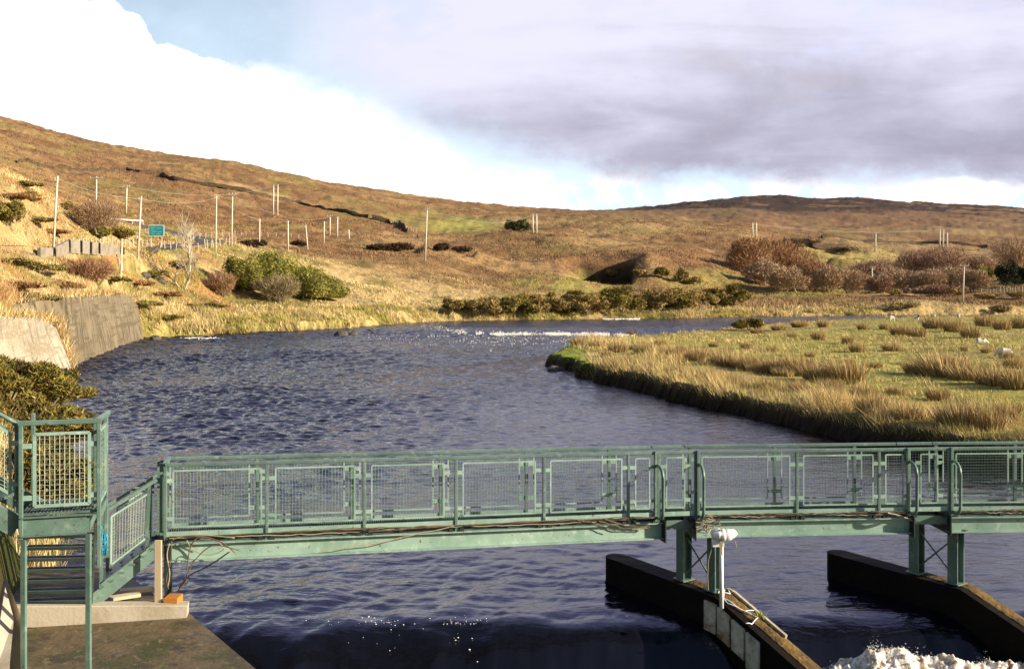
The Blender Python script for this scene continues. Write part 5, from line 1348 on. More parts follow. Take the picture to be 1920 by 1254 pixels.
# ------------------------------------------------------------------ weir: piers, apron
PU = Vector((-0.536, 0.844, 0)).normalized(); PN = Vector((0.844, 0.536, 0))       # pier axis (upstream) and its right-hand side
def pier(label, nose, col, width, plates=False):
    """nose: left corner of the upstream end; col: left edge point at the bridge column; flat top upstream, sloping top downstream"""
    Ln = (Vector((nose.x, nose.y, 0)) - Vector((col.x, col.y, 0))).length - .28
    t = thing('weir_pier', label, 'weir pier', Vector((col.x, col.y, -1.5)), 'concrete piers of the weir')
    zt = .5; top = []
    def prof(s):   # s>0 downstream
        return zt - 0.10 * max(0, -s) * 0 - (0.36 * (s - .25) if s > .25 else 0)
    ss = [-Ln, -Ln * .6, -Ln * .3, 0, .25, .8, 1.4, 2.0, 2.8, 3.6, 4.4]
    c0 = Vector((col.x, col.y, 0))
    mb = MB(); mt = MB()
    vs = []; rr = random.Random(2)
    for s in ss:
        a = c0 - PU * s; b = a + PN * width
        vs.append([a + Vector((0, 0, -2.4)), a + Vector((0, 0, prof(s))), b + Vector((0, 0, prof(s))), b + Vector((0, 0, -2.4))])
    flat = [p for r_ in vs for p in r_]
    f = [(i * 4 + k, i * 4 + k + 1, (i + 1) * 4 + k + 1, (i + 1) * 4 + k) for i in range(len(ss) - 1) for k in range(3)]
    # rounded nose
    nb = len(flat); a = vs[0][1]; b = vs[0][2]; mid = (a + b) / 2; rad = width / 2
    ring = []
    for k in range(9):
        th = math.pi * k / 8; q = mid + (-PN * math.cos(th) + PU * math.sin(th)) * rad
        flat += [Vector((q.x, q.y, zt - .0)), Vector((q.x, q.y, -2.4))]
    f += [(nb + 2 * k, nb + 2 * k + 2, nb + 2 * k + 3, nb + 2 * k + 1) for k in range(8)]
    f += [tuple(nb + 2 * k for k in range(9))]
    n4 = 4 * (len(ss) - 1); f += [(n4, n4 + 1, n4 + 2, n4 + 3)]
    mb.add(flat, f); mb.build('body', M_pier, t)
    # worn crust of moss and rust along the top
    v = []; g = []; fine = np.linspace(-Ln * .35, 4.4, 90)
    for i, s in enumerate(fine):
        a = c0 - PU * s
        for k, (o_, h_) in enumerate(((width * .36, .004), (width * .5, .02), (width * .8, .02), (width - .015, .004))):
            jit = rr.uniform(-.01, .012); q = a + PN * (o_ + (rr.uniform(-.02, .02) if 0 < k < 3 else 0)); v.append((q.x, q.y, prof(s) + h_ + abs(jit)))
    g = [(i * 4 + k, i * 4 + k + 1, i * 4 + k + 5, i * 4 + k + 4) for i in range(len(fine) - 1) for k in range(3)]
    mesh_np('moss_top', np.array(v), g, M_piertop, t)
    return t, prof, c0
def build_weir():
    c1 = atz(1322, 1112, .5); n1 = atz(1140, 1037, .5)
    t1, prof, c0 = pier('black algae covered weir pier carrying the white pipe', n1, c1, .44)
    # pale boards bolted on its left flank
    for k in range(4):
        s0, s1 = .02 + k * .33, .02 + k * .33 + .28
        a, b = c0 - PU * s0 - PN * .05, c0 - PU * s1 - PN * .05
        za, zb = prof(s0) - .10, prof(s1) - .10; h = .50 if k < 3 else .58
        mb = MB(); mb.hexa([a + Vector((0, 0, za - h)), b + Vector((0, 0, zb - h)), b + PN * .045 + Vector((0, 0, zb - h)), a + PN * .045 + Vector((0, 0, za - h)),
                            a + Vector((0, 0, za)), b + Vector((0, 0, zb)), b + PN * .045 + Vector((0, 0, zb)), a + PN * .045 + Vector((0, 0, za))])
        mb.build('board', M_plate, t1)
    # pale kerb strip along the right edge of the top
    mb = MB()
    for i in range(8):
        s0, s1 = .12 + i * .17, .12 + (i + 1) * .17 - .012
        a, b = c0 - PU * s0 + PN * .41 + Vector((0, 0, prof(s0) + .035)), c0 - PU * s1 + PN * .41 + Vector((0, 0, prof(s1) + .035)); mb.bar(a, b, .05, .06)
    mb.build('kerb', M_sill, t1)
    mb = MB(); rr = random.Random(9)
    c2 = atz(1776, 1098, .5); n2 = atz(1562, 1028, .5)
    t2, _, _ = pier('dark weir pier at the right, its top brown with moss', n2, c2, .44)
    q = c0 - PU * .95 + PN * .38
    n = 60; P = np.array([[q.x + random.gauss(0, .03), q.y + random.gauss(0, .03), prof(.95) + .02] for _ in range(n)])
    o = blades('grass_tuft', P, 0.06 + .08 * RNG.random(n), np.full(n, .012), pick(n, [(0.22, .27, .04), GREEN], [1, 1]), .5)
    tag(o, 'small bright green grass tuft growing on the edge of the weir pier', 'grass tuft')
    # apron and abutment, left
    ax0 = Vector((*P2(352, 15.35), 0)); 
    dirn = Vector((0.60, -0.80, 0)).normalized()
    a0 = ax0 + dirn * -3.2; a1 = ax0; a2 = ax0 + dirn * 5.5
    mb = MB()
    poly = [(a1.x, a1.y, .90), (a2.x, a2.y, .72), (-10, a2.y, .72), (-10, a1.y - .6, .90), (-8.4, a1.y - .4, .90)]
    mb.prism(poly, (0, 0, -3.0)); o = mb.build('concrete_apron', M_apron); tag(o, 'wet brown mossy concrete apron beside the weir at the lower left', 'concrete apron')
    mb = MB(); poly = [(a1.x - .12, a1.y + .02, .86), (a1.x - .12 - dirn.x * 3.2, a1.y - dirn.y * 3.2, .86), (-9.5, a1.y + 2.4, .86), (-8.6, a1.y - .35, .86)]
    mb.prism(poly, (0, 0, -3.0)); o = mb.build('abutment', M_apron); tag(o, 'dark concrete abutment under the stair foot at the left end of the footbridge', 'abutment')
    mb = MB(); mb.bar(at(18, 1152, 14.75), at(352, 1150, 15.22), .24, .32, bev=.015); o = mb.build('sill_beam', M_sill); tag(o, 'long pale concrete beam lying along the front of the abutment', 'concrete beam')
    # slanting wing wall at the picture edge
    mb = MB(); mb.hexa([at(14, 1130, 13.6) + Vector((-.4, 0, -1)), at(44, 1165, 12.9) + Vector((0, 0, -1.2)), at(44, 1165, 12.9) + Vector((-.3, .6, -1.2)), at(14, 1130, 13.6) + Vector((-.6, .6, -1)),
                        at(12, 1082, 13.6), at(38, 1152, 12.9), at(36, 1150, 13.3), at(8, 1080, 14.1)])
    mb.hexa([at(-20, 1290, 11.4), at(14, 1290, 11.4), at(16, 1280, 11.8), at(-22, 1280, 11.8), at(10, 1100, 13.0), at(26, 1160, 12.6), at(24, 1160, 12.9), at(6, 1100, 13.3)])
    o = mb.build('wing_wall', M_sill); tag(o, 'pale slanting concrete wing wall at the lower left edge', 'wing wall')
    mb = MB(); mb.box(*[v for v in (at(311, 0, 15.25).x, at(336, 0, 15.25).x)], 15.15, 15.42, .86, 1.16)
    o = mb.build('timber_block', M_orange); tag(o, 'orange timber block on the abutment corner', 'timber block')
    p = at(297, 1120, 15.2); mb = MB(); mb.bar(Vector((p.x, 15.2, .87)), Vector((p.x, 15.2, 2.02)), .095, .05, (0, 1, 0))
    o = mb.build('timber_board', M_board); tag(o, 'pale upright timber board at the left end of the footbridge', 'timber board')
    for i, (x0_, y0_, x1_, y1_, lab) in enumerate([(205, 1114, 262, 1105, 'old plank lying in the shade under the stair, nearer one'), (225, 1100, 288, 1094, 'old plank lying in the shade under the stair, farther one')]):
        mb = MB(); mb.bar(atz(x0_, y0_ + 8, .93), atz(x1_, y1_ + 8, .93), .16, .05); o = mb.build('old_plank', M_board); tag(o, lab, 'plank', 'planks under the stair')
build_weir()

# ------------------------------------------------------------------ footbridge
SPANS = [((310, 15.50, 868.0), (1243, 17.46, 845.0)), ((1243, 17.46, 845.0), (1300, 17.56, 843.8)), ((1300, 17.56, 843.8), (1708, 17.88, 838.8)),
         ((1708, 17.88, 838.8), (1776, 17.91, 837.8)), ((1776, 17.91, 837.8), (2700, 18.1, 831.0))]
def bp(px, k):
    """point on the front rail top of span k at bearing px"""
    (p0, d0, y0), (p1, d1, y1) = SPANS[k]
    A = at(p0, y0, d0); B = at(p1, y1, d1)
    r = (px - 960) / F
    t = (A.x - r * A.y) / ((A.x - r * A.y) - (B.x - r * B.y))
    return A.lerp(B, t)
def bnorm(k):
    A = bp(SPANS[k][0][0], k); B = bp(SPANS[k][1][0], k); t = (B - A); t.z = 0; t.normalize()
    return t, Vector((-t.y, t.x, 0))          # along, backwards (away from the camera)
UP = Vector((0, 0, 1))
def wire_panel(mb, c00, c10, c11, c01, n, m, r=0.0032):
    for i in range(1, n):
        a = c00.lerp(c10, i / n); b = c01.lerp(c11, i / n); mb.path([a, b], r, 3, caps=False)
    for j in range(1, m):
        a = c00.lerp(c01, j / m); b = c10.lerp(c11, j / m); mb.path([a, b], r, 3, caps=False)
def panel(parent, c00, c10, c11, c01, n, m, fr=0.024, tabs=None, r=0.0032):
    """framed mesh panel, corners bottom-left, bottom-right, top-right, top-left"""
    mb = MB()
    nrm = (c10 - c00).cross(c01 - c00).normalized()
    for a, b in ((c00, c10), (c10, c11), (c11, c01), (c01, c00)):
        mb.bar(a, b, fr * .8, fr, (b - a).cross(nrm))
    if tabs:
        for a, b in tabs: mb.bar(a, b, .02, .06)
    f = mb.build('mesh_frame', M_faded, parent)
    w = MB(); wire_panel(w, c00, c10, c11, c01, n, m, r); w.build('mesh', M_wire if r < .0025 else M_wirelight, f)
    return f
def build_bridge():
    A0 = bp(310, 0)
    t = thing('footbridge', 'pale green steel footbridge with mesh railings crossing the weir', 'footbridge', Vector((A0.x, A0.y, A0.z - 1.5)))
    W = .60
    front_posts = {0: [310, 500, 683, 855, 1020, 1178, 1235], 1: [], 2: [1304, 1494, 1648, 1704], 3: [], 4: [1780, 1955, 2120, 2290, 2460, 2630]}
    back_posts = {0: [303, 483, 660, 826, 987, 1142], 1: [1293], 2: [1452, 1602], 3: [1755], 4: [1903, 2060, 2230, 2400, 2570]}
    front_panels = {0: [(325, 490), (517, 665), (697, 832), (868, 1003), (1032, 1165), (1191, 1217)], 1: [(1249, 1283)], 2: [(1316, 1480), (1506, 1636), (1660, 1692)], 3: [(1726, 1757)], 4: [(1792, 1940), (1970, 2106), (2134, 2276), (2304, 2446), (2474, 2616)]}
    for k, s in enumerate(SPANS):
        tg, bk = bnorm(k)
        A, B = bp(s[0][0], k), bp(s[1][0], k)
        if k == 0: A = A
        # handrails, front and back
        for nm, off in (('handrail', Vector((0, 0, 0))), ('handrail', bk * W)):
            mb = MB(); mb.bar(A + off - UP * .03, B + off - UP * .03, .06, .055, bev=.008); mb.build(nm, M_green, t)
        # kick plate and deck
        for off in (Vector((0, 0, 0)), bk * W):
            mb = MB(); mb.bar(A + off - UP * 1.09, B + off - UP * 1.09, .012, .075); mb.build('kick_plate', M_faded, t)
        mb = MB()
        n = int((B - A).length / .035)
        for i in range(n):
            p = A.lerp(B, (i + .5) / n) - UP * 1.135; mb.bar(p + bk * .015, p + bk * (W - .015), .006, .03)
        for q in (.06, .2, .34, .48): mb.bar(A + bk * q - UP * 1.137, B + bk * q - UP * 1.137, .008, .028)
        mb.build('deck_grating', M_grate, t)
        # girders
        if k in (0, 2, 4):
            for off in (.02, W - .05):
                o_ = bk * off
                mb = MB()
                mb.bar(A + o_ - UP * 1.235, B + o_ - UP * 1.235, .17, .018)
                mb.bar(A + o_ - UP * 1.365, B + o_ - UP * 1.365, .012, .244)
                mb.bar(A + o_ - UP * 1.495, B + o_ - UP * 1.495, .17, .02)
                mb.build('girder', M_faded, t)
            mb = MB(); n = int((B - A).length / .9)
            for i in range(n + 1):
                p = A.lerp(B, i / n) - UP * 1.19; mb.bar(p + bk * .02, p + bk * (W - .04), .06, .07)
            mb.build('cross_beam', M_green, t)
            if k != 4:
                mb = MB(); e = B - tg * .01
                mb.bar(e - bk * .16 - UP * 1.37, e + bk * (W + .1) - UP * 1.37, .02, .36); mb.build('end_plate', M_bracket, t)  # end plates sit in shade; the dark steel colour paints that in
            if k != 0:
                mb = MB(); e = A + tg * .01
                mb.bar(e - bk * .14 - UP * 1.36, e + bk * (W + .1) - UP * 1.36, .02, .34); mb.build('end_plate', M_bracket, t)
        else:
            for off in (.05, W - .1):
                mb = MB(); mb.bar(A + bk * off - UP * 1.29, B + bk * off - UP * 1.29, .05, .15); mb.build('link_beam', M_green, t)
        # posts
        for px in front_posts[k]:
            p = bp(px, k); mb = MB(); mb.bar(p - UP * .05, p - UP * 1.225, .052, .05, tg, bev=.006); po = mb.build('post', M_green, t)
            for sgn in (-1, 1):
                mb = MB()
                mb.bar(p + tg * sgn * .055 - UP * 1.2 - bk * .02, p + tg * sgn * .125 - UP * 1.2 - bk * .02, .07, .05)
                mb.build('clamp', M_bracket, po)
        for px in back_posts[k]:
            pf = bp(px, k); d2 = (pf + bk * W); tt = ((px - 960) / F * d2.y - d2.x) / (tg.x - (px - 960) / F * tg.y); p = d2 + tg * tt
            mb = MB(); mb.bar(p - UP * .05, p - UP * 1.2, .05, .05, tg); mb.build('post', M_green, t)
        # mesh panels, front
        for (a, b) in front_panels[k]:
            pa, pb = bp(a, k) - bk * .012, bp(b, k) - bk * .012; ln = (pb - pa).length
            tabs = []
            for h in (.27, .85):
                tabs += [(pa - UP * h - tg * .10, pa - UP * h), (pb - UP * h, pb - UP * h + tg * .10)]
            panel(t, pa - UP * .98, pb - UP * .98, pb - UP * .12, pa - UP * .12, max(3, int(ln / .05)), 17, .024, tabs, .0021)
    # mesh panels, back: between the back posts
    bps = [(k, px) for k in range(5) for px in back_posts[k]]
    def bpos(k, px):
        tg, bk = bnorm(k); d2 = bp(px, k) + bk * W; tt = ((px - 960) / F * d2.y - d2.x) / (tg.x - (px - 960) / F * tg.y); return d2 + tg * tt, tg
    for (k0, p0), (k1, p1) in zip(bps[:-1], bps[1:]):
        a, tg0 = bpos(k0, p0); b, tg1 = bpos(k1, p1)
        dr = (b - a).normalized(); a = a + dr * .13; b = b - dr * .13; ln = (b - a).length
        tabs = []
        for h in (.27, .85): tabs += [(a - UP * h - dr * .1, a - UP * h), (b - UP * h, b - UP * h + dr * .1)]
        panel(t, a - UP * .98, b - UP * .98, b - UP * .12, a - UP * .12, max(3, int(ln / .05)), 17, .024, tabs, .0021)
    # paired gate posts and hoop handles at the joints
    for px, k in ((1228, 0), (1308, 2), (1701, 2), (1783, 4)):
        tg, bk = bnorm(k); p = bp(px, k)
        mb = MB(); mb.bar(p - UP * 0.0 - bk * .03, p - UP * 1.2 - bk * .03, .055, .05, tg, bev=.006); mb.build('gate_post', M_green, t)
        for off in (0.0, W - .02):
            q = p + bk * off + tg * .02
            pts = [q - UP * .26]
            pts = [q + bk * .10 - UP * .30, q - bk * .02 - UP * .24]
            for i in range(7):
                a = math.pi / 2 * i / 6; pts.append(q - bk * (.10 + .22 * math.sin(a)) - UP * (.24 + .18 * (1 - math.cos(a))))
            for i in range(7):
                a = math.pi / 2 * i / 6; pts.append(q - bk * (.32 - .16 * (1 - math.cos(a))) - UP * (.98 + .15 * math.sin(a)))
            pts += [q - bk * .05 - UP * 1.13, q + bk * .05 - UP * 1.10]
            if off == 0.0:
                mb = MB(); mb.path(pts, .028, 8); mb.build('hoop', M_green, t, smooth=True)
    # left end frame
    tg, bk = bnorm(0); p = bp(310, 0)
    mb = MB(); mb.bar(p - UP * .02, p + bk * W - UP * .02, .06, .055); mb.build('handrail', M_green, t)
    for px in (294, 302):
        q = p + tg * ((px - 310) * 15.5 / F) + bk * (.42 if px == 294 else .12)
        mb = MB(); mb.bar(q - UP * .02, q - UP * 1.45, .05, .05, tg); mb.build('post', M_green, t)
    q = p + tg * .02
    mb = MB(); mb.bar(q + tg * .02 - UP * 1.2, Vector((q.x + .02, q.y + .02, .86)), .11, .11, tg); mb.build('support_leg', M_bracket, t)
    # steel columns on the piers
    def hcol(base, top, wd=.20, dp=.20):
        mb = MB(); zt = top - .0
        c = Vector((base.x, base.y, base.z))
        for sgn in (-1, 1):
            q = c + PN * sgn * (wd / 2 - .007); mb.bar(q, Vector((q.x, q.y, zt)), .014, dp, PU)
        mb.bar(c, Vector((c.x, c.y, zt)), wd - .03, .010, PU)
        mb.build('column', M_green, t)
        mb = MB(); mb.bar(c + Vector((0, 0, .012)) - PU * .14, c + Vector((0, 0, .012)) + PU * .14, .28, .024); mb.build('base_plate', M_green, t)
    for cx, cy, zt in ((1322, 1112, 1.49), (1776, 1098, 1.50)):
        c0 = atz(cx, cy, .5) + PN * .22
        f = c0 - PU * .02; g = c0 + PU * .78
        hcol(Vector((f.x, f.y, .52)), zt); hcol(Vector((g.x, g.y, .52)), zt)
        mb = MB(); mb.tube(Vector((f.x, f.y, .6)), Vector((g.x, g.y, 1.35)), .016, 6); mb.tube(Vector((f.x, f.y, 1.35)), Vector((g.x, g.y, .6)), .016, 6); mb.build('brace', M_green, t)
        mb = MB(); mb.bar(Vector((f.x, f.y, zt + .01)) - PU * .25, Vector((g.x, g.y, zt + .01)) + PU * .2, .2, .03); mb.build('bearing_beam', M_bracket, t)
    return t
build_bridge()

# cables
def wav(pts, n, amp, rr, seedz=0):
    out = []; L_ = len(pts) - 1
    for i in range(n + 1):
        s = i / n * L_; j = min(L_ - 1, int(s)); p = Vector(pts[j]).lerp(Vector(pts[j + 1]), s - j)
        out.append(p + Vector((0, rr.uniform(-amp, amp) * .5, rr.uniform(-amp, amp))))
    return out
def build_cables():
    rr = random.Random(21)
    t0 = bp(330, 0) - UP * 1.12
    t = thing('cable_bundle', 'tan and brown cables strapped along the front of the footbridge deck', 'cables', t0)
    anchors = []
    for k, (a, b) in ((0, (318, 1228)), (2, (1310, 1700)), (4, (1786, 2120))):
        for j in range(5):
            _, bk = bnorm(k)
            pts = [bp(a + (b - a) * i / 10, k) - bk * (.05 + .012 * (j % 3)) - UP * (1.115 + .009 * j + .012 * math.sin(i * 1.3 + j)) for i in range(11)]
            mb = MB(); mb.path(wav(pts, 60, .010, rr), .006 if j % 2 else .008, 5); mb.build('cable', (M_cable, M_cable, M_cabledark, M_cable, M_cable2)[j], t)
    # hanging strands under the girder
    def g(px, dz, k=0, fwd=.085): _, bk = bnorm(k); return bp(px, k) - bk * fwd - UP * dz
    for pts, m, r in (([g(690, 1.16), g(760, 1.14), g(840, 1.12)], M_cable, .01), ([g(600, 1.42), g(700, 1.36), g(800, 1.2), g(850, 1.12)], M_cable2, .008), ([g(1080, 1.12), g(1110, 1.17), g(1150, 1.32)], M_cable, .008),
                      ([g(1130, 1.12), g(1170, 1.24), g(1215, 1.28)], M_cable, .012), ([g(1120, 1.14), g(1165, 1.28), g(1212, 1.30)], M_cable, .01), ([g(1660, 1.12, 2), g(1690, 1.2, 2), g(1716, 1.30, 2)], M_cable2, .014)):
        mb = MB(); mb.path(wav(pts, 14, .008, rr), r, 5); mb.build('cable', m, t)
    # loose loops at the left end
    t = thing('loose_cables', 'tangle of loose tan cables hanging at the left end of the footbridge', 'cables', at(345, 1040, 15.4))
    P = lambda l, d=15.42: [at(x, y, d) for x, y in l]
    for l, m, r in (([(322, 1012), (345, 1004), (385, 1003), (440, 1008)], M_cable2, .009), ([(318, 1018), (313, 1040), (318, 1075), (314, 1100)], M_cable2, .009), ([(322, 1014), (320, 1050), (312, 1085), (316, 1104)], M_cable, .009),
                    ([(440, 1035), (415, 1016), (375, 1006), (358, 1024), (352, 1055), (350, 1085), (334, 1106)], M_cable, .010), ([(450, 1032), (400, 1022), (365, 1050), (352, 1075), (336, 1104)], M_cable, .008), ([(430, 1034), (392, 1060), (356, 1078), (336, 1102)], M_cabledark, .011),
                    ([(350, 1012), (362, 1030), (392, 1040), (420, 1028), (400, 1012), (372, 1010)], M_cable2, .007)):
        q = P(l); out = []
        for i in range(len(q) - 1):
            for s in range(5):
                u = s / 5; a = q[max(i - 1, 0)]; b = q[i]; c = q[i + 1]; d = q[min(i + 2, len(q) - 1)]
                out.append(.5 * ((2 * b) + (c - a) * u + (2 * a - 5 * b + 4 * c - d) * u * u + (3 * b - a - 3 * c + d) * u ** 3))
        out.append(q[-1]); mb = MB(); mb.path(out, r, 6); mb.build('cable', m, t, smooth=True)
    # frayed tangle at the first joint
    p = at(1322, 985, 17.35)
    t = thing('cable_tangle', 'frayed tangle of pale wires above the white pipe at the bridge joint', 'cables', p)
    for i in range(26):
        a = Vector((rr.uniform(-.16, .22), rr.uniform(-.08, .05), rr.uniform(-.13, .12))); b = Vector((rr.uniform(-.2, .3), rr.uniform(-.1, .05), rr.uniform(-.15, .16))); c = (a + b) / 2 + Vector((rr.uniform(-.1, .1), rr.uniform(-.1, 0), rr.uniform(-.1, .1)))
        mb = MB(); mb.path([p + a, p + a.lerp(c, .6), p + c, p + b.lerp(c, .5), p + b], .006, 4); mb.build('wire', (M_cable2, M_cable, M_cable2, M_post)[i % 4], t)
build_cables()

# white pipe with a wrapped head on the pier
def build_pipe():
    d = 17.05
    b = at(1353, 1122, d); top = at(1352, 992, d)
    b.z = .42
    t = thing('pipe_stand', 'white upright pipe with a wrapped crosswise head standing on the weir pier', 'pipe', b)
    mb = MB(); mb.path([b, top], .036, 12); mb.build('pipe', M_white, t, smooth=True)
    mb = MB(); pts = []
    a, e = at(1334, 1003, d - .05), at(1382, 1001, d - .05)
    rr = random.Random(5)
    n = 14; ring = []
    for i in range(n + 1):
        f = i / n; ring.append(a.lerp(e, f) + Vector((0, 0, .012 * math.sin(f * 9))))
    mb.path(ring, lambda f: .018 + .088 * (math.sin(math.pi * min(1, max(0, f * .94 + .06))) ** .5) * (1 + .12 * math.sin(f * 31)), 12); h = mb.build('wrapped_head', M_white, t, smooth=True)
    mb = MB(); mb.bar(at(1352, 992, d - .11), at(1352, 1040, d - .11), .05, .03, (0, 1, 0)); mb.build('strap', M_cable2, h)
    mb = MB(); mb.bar(at(1346, 1010, d - .02), at(1346, 1024, d - .02), .20, .07, (0, 1, 0)); mb.build('bracket', M_white, t)
    mb = MB(); mb.path([at(1378, 1012, d), at(1381, 1022, d), at(1378, 1034, d)], .006, 5); mb.path([at(1336, 1010, d), at(1334, 1030, d), at(1328, 1050, d), at(1327, 1080, d), at(1328, 1106, d)], .007, 5); mb.build('cable', M_cable2, t)
    # thin white hose lying on the pier top
    c0 = atz(1322, 1112, .5); c0 = Vector((c0.x, c0.y, 0))
    def q(s, o_): z = .5 - (.36 * (s - .25) if s > .25 else 0); v = c0 - PU * s + PN * o_; return Vector((v.x, v.y, z + .04))
    t = thing('white_hose', 'thin white hose trailing over the top of the weir pier', 'hose', q(.1, .3))
    for j, l in enumerate(([(.05, .32), (.2, .12), (.5, .05), (.75, .2), (.8, .45)], [(.1, .36), (.35, .10), (.7, .16), (.95, .3), (1.05, .05), (1.0, -.04)], [(.02, .2), (.12, .42), (.3, .3), (.2, .15)])):
        pts = [q(*v) for v in l]; out = []
        for i in range(len(pts) - 1):
            for s in range(4): out.append(pts[i].lerp(pts[i + 1], s / 4) + Vector((0, 0, .01 * math.sin(s))))
        out.append(pts[-1]); mb = MB(); mb.path(out, .010, 5); mb.build('hose_length', M_white, t, smooth=True)
build_pipe()

# ------------------------------------------------------------------ stairs at the left end
def build_stairs():
    # upper platform, its stair down to the abutment and the flight coming in from the left
    zf = EYE - (963 - HZ) * 12.3 / F           # floor
    L0 = at(40, 963, 12.3); R0 = at(186, 960, 12.55)
    tg = (R0 - L0); tg.z = 0; w = tg.length; tg.normalize(); bk = Vector((-tg.y, tg.x, 0))
    L0 = Vector((L0.x, L0.y, zf)); R0 = L0 + tg * w
    t = thing('access_platform', 'green steel platform and open tread stair on legs at the left edge', 'access stair', Vector((L0.x, L0.y, .7)))
    dp = .85
    mb = MB(); n = 22
    for i in range(n + 1): mb.bar(L0.lerp(R0, i / n) + UP * -.015, L0.lerp(R0, i / n) + bk * dp - UP * .015, .006, .03)
    for i in range(13): mb.bar(L0 + bk * dp * i / 12 - UP * .015, R0 + bk * dp * i / 12 - UP * .015, .006, .028)
    mb.build('floor_grating', M_grate, t)
    Rb = L0 + tg * w * .84
    mb = MB(); mb.bar(L0 - UP * .155 - bk * .02, Rb - UP * .155 - bk * .02, .014, .22); mb.bar(L0 - UP * .045 - bk * .035, R0 - UP * .045 - bk * .035, .07, .012); mb.bar(L0 - UP * .268 - bk * .035, Rb - UP * .268 - bk * .035, .07, .012); mb.build('front_beam', M_green, t)
    mb = MB(); mb.bar(L0 - UP * .155, L0 + bk * dp - UP * .155, .06, .22); mb.bar(Rb - UP * .155, Rb + bk * dp - UP * .155, .06, .22); mb.bar(R0 - UP * .05, R0 + bk * dp - UP * .05, .05, .10); mb.build('side_beam', M_green, t)
    H = 1.12
    for q, lo in ((L0 - bk * .03, -.30), (R0 - bk * .03, -.70), (L0 - tg * .07 + bk * .12, -.2), (R0 - tg * .065 + bk * .22, -.02), (L0 + bk * dp, -.2), (R0 + bk * dp, -.5)):
        mb = MB(); mb.bar(q + UP * lo, q + UP * H, .052, .05, tg, bev=.006); mb.build('post', M_green, t)
    for a, b in ((L0 - bk * .03, R0 - bk * .03), (R0 - bk * .03, R0 + bk * dp)):
        mb = MB(); mb.bar(a + UP * (H - .02) - tg * .03, b + UP * (H - .02) + tg * .03, .055, .06, bev=.008); mb.build('handrail', M_green, t)
    a, b = L0 + tg * .15 - bk * .02, L0 + tg * (w * .875) - bk * .02
    tabs = []
    for h in (.19, .82): tabs += [(a + UP * h - tg * .13, a + UP * h), (b + UP * h, b + UP * h + tg * .10)]
    panel(t, a + UP * .085, b + UP * .085, b + UP * .96, a + UP * .96, 11, 14, .036, tabs, .0042)
    a, b = R0 + bk * .08, R0 + bk * (dp - .08)
    panel(t, a + UP * .085, b + UP * .085, b + UP * .96, a + UP * .96, 6, 14, .034, None, .0022)
    for px in (44.5, 166):
        q = at(px, 1000, 12.32); mb = MB(); mb.bar(Vector((q.x, 12.32, .55)), Vector((q.x, 12.32, zf - .25)), .055, .055, (0, 1, 0)); mb.build('leg', M_green, t)
    # stair down, away from the camera
    a0 = L0 + bk * .95; dirn = Vector((-.415, .91, 0))
    wid = .88; acr = Vector((.995, .08, 0))
    base = at(47, 1000, 13.2); base.z = zf
    s0 = Vector((base.x + .0, 13.2, zf))
    for k in range(1, 11):
        p = s0 + dirn * .215 * k - UP * .208 * k
        mb = MB()
        for g_ in range(9): mb.bar(p + Vector((0, -.09 + g_ * .022, 0)), p + acr * wid + Vector((0, -.09 + g_ * .022, 0)), .005, .025)
        tr = mb.build('tread', M_grate, t)
        mb = MB(); mb.bar(p - Vector((0, .1, .0)), p + acr * wid - Vector((0, .1, .0)), .03, .04); mb.build('nosing', M_green, tr)
    for o_ in (-.03, wid + .03):
        a = s0 + acr * o_ + dirn * .05; b = s0 + acr * o_ + dirn * 2.25 - UP * 2.12
        mb = MB(); mb.bar(a - UP * .12, b - UP * .06, .03, .18); mb.build('stringer', M_green if o_ > 0 else M_green, t)
    # flight coming down from the left edge
    e = at(30, 963, 12.45); far = at(-230, 700, 11.7)
    for dy in (0, .75):
        o_ = Vector((0, dy, 0))
        a = at(34, 978, 12.35) + o_; dv = Vector((-.75, -.28, .52)).normalized() * 2.6
        mb = MB(); mb.bar(a - UP * .06, a + dv - UP * .06, .06, .26, bev=.006); mb.build('stringer', M_green, t)
        b = at(31, 797, 12.32) + o_
        if dy > 0: continue
        mb = MB(); mb.path([b - UP * .10, b, b + Vector((-.03, 0, .035)), b + Vector((-.09, -.03, .085)), b + dv * 1.0], .026, 8); mb.path([b - UP * .9, b - UP * .05], .026, 8); mb.build('handrail', M_green, t, smooth=True)
        if dy == 0:
            c0 = at(19, 925, 12.3); c1 = at(19, 812, 12.3)
            panel(t, c0 + dv * .75, c0, c1, c1 + dv * .75, 26, 14, .034, [(c0 + UP * .12, c0 + UP * .12 + Vector((.1, 0, 0))), (c1 - UP * .12, c1 - UP * .12 + Vector((.1, 0, 0)))], .004)
            mb = MB(); mb.bar(at(13, 805, 12.3), at(13, 805, 12.3) + dv * .8, .04, .04); mb.build('handrail', M_green, t)
    for k in range(1, 7):
        p = at(30, 968, 12.4) + Vector((-.75, -.28, .52)).normalized() * .38 * k
        mb = MB(); mb.bar(p, p + Vector((.02, .72, 0)), .22, .03); mb.build('tread', M_green, t)

    # short flight up to the bridge deck
    B = bp(310, 0); btg, bbk = bnorm(0)
    B0 = at(190, 1100, 15.05); T0 = at(289, 1020, 15.42)
    t = thing('bridge_stair', 'short green stair rising from the abutment to the left end of the footbridge', 'stair', Vector((B0.x, B0.y, .86)))
    zl = lambda y, d: EYE - (y - HZ) * d / F
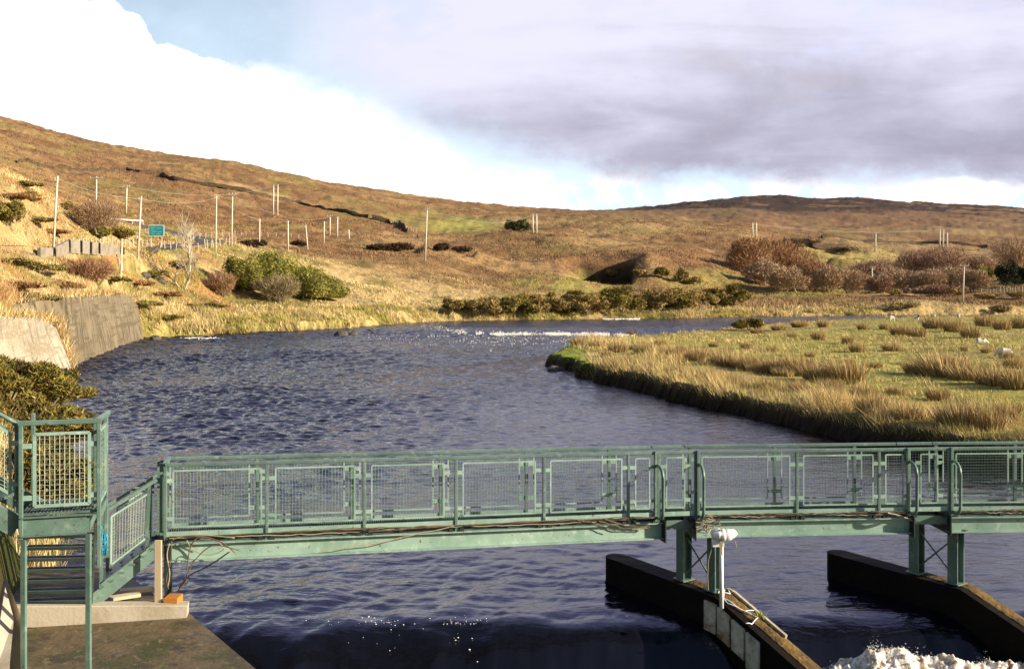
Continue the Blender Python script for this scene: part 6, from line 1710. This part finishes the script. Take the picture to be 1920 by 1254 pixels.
    for o_ in (Vector((0, 0, 0)), bbk * .62):
        b = Vector((B0.x, B0.y, zl(1092, 15.05))) + o_; tp = Vector((T0.x, T0.y, zl(1016, 15.42))) + o_
        dv = (tp - b)
        mb = MB(); mb.prism([b, tp, tp - UP * .27, b + dv * .16 - UP * .30, b - UP * .30 + dv * .04, b - dv * .16 - UP * .24, b - dv * .16 - UP * .06, b - UP * .06], bbk * .02); st = mb.build('stringer', M_green, t)
        mb = MB(); mb.bar(b - bbk * .03, tp - bbk * .03, .08, .014); mb.build('flange', M_green, st)
        rb = Vector((B0.x, B0.y, zl(963, 15.05))) + o_; rt = Vector((T0.x + .04, T0.y, zl(899, 15.42))) + o_
        mb = MB(); mb.bar(rb, rt, .05, .045); mb.build('handrail', M_green, t)
        mb = MB(); mb.bar(rb + UP * .0, b - UP * .08, .045, .045, btg); mb.build('post', M_green, t)
        mb = MB(); mb.bar(rt - (rt - rb) * .14 , tp - dv * .14, .04, .04, btg); mb.build('post', M_green, t)
        a0_, a1_ = b + dv * .18, tp - dv * .16
        r0_, r1_ = rb + (rt - rb) * .18, rt - (rt - rb) * .16
        panel(t, a0_ + UP * .16, a1_ + UP * .16, r1_ - UP * .13, r0_ - UP * .13, 13, 15, .028, None, .003)
    for k in range(5):
        f = (k + .5) / 5; b = Vector((B0.x, B0.y, zl(1092, 15.05))); tp = Vector((T0.x, T0.y, zl(1016, 15.42)))
        p = b.lerp(tp, f) - UP * .04; mb = MB(); mb.bar(p, p + bbk * .62, .2, .025); mb.build('tread', M_green, t)
    # rope
    p = at(194, 1000, 14.95); rr = random.Random(8)
    t = thing('blue_rope', 'blue rope knotted round the foot of the stair railing', 'rope', p)
    mb = MB(); pts = []
    for i in range(60):
        f = i / 59; a = f * 30
        pts.append(p + Vector((.045 * math.cos(a) + rr.uniform(-.025, .025), .04 * math.sin(a), .13 - f * .42 + rr.uniform(-.03, .03))))
    mb.path(pts, .013, 6)
    for s in range(6):
        q = p + Vector((rr.uniform(-.06, .10), -.04, .05)); mb.path([q, q + Vector((rr.uniform(-.04, .04), 0, -.15)), q + Vector((rr.uniform(-.06, .06), 0, -.36))], .011, 5)
    mb.build('rope_coil', M_rope, t, smooth=True)
build_stairs()
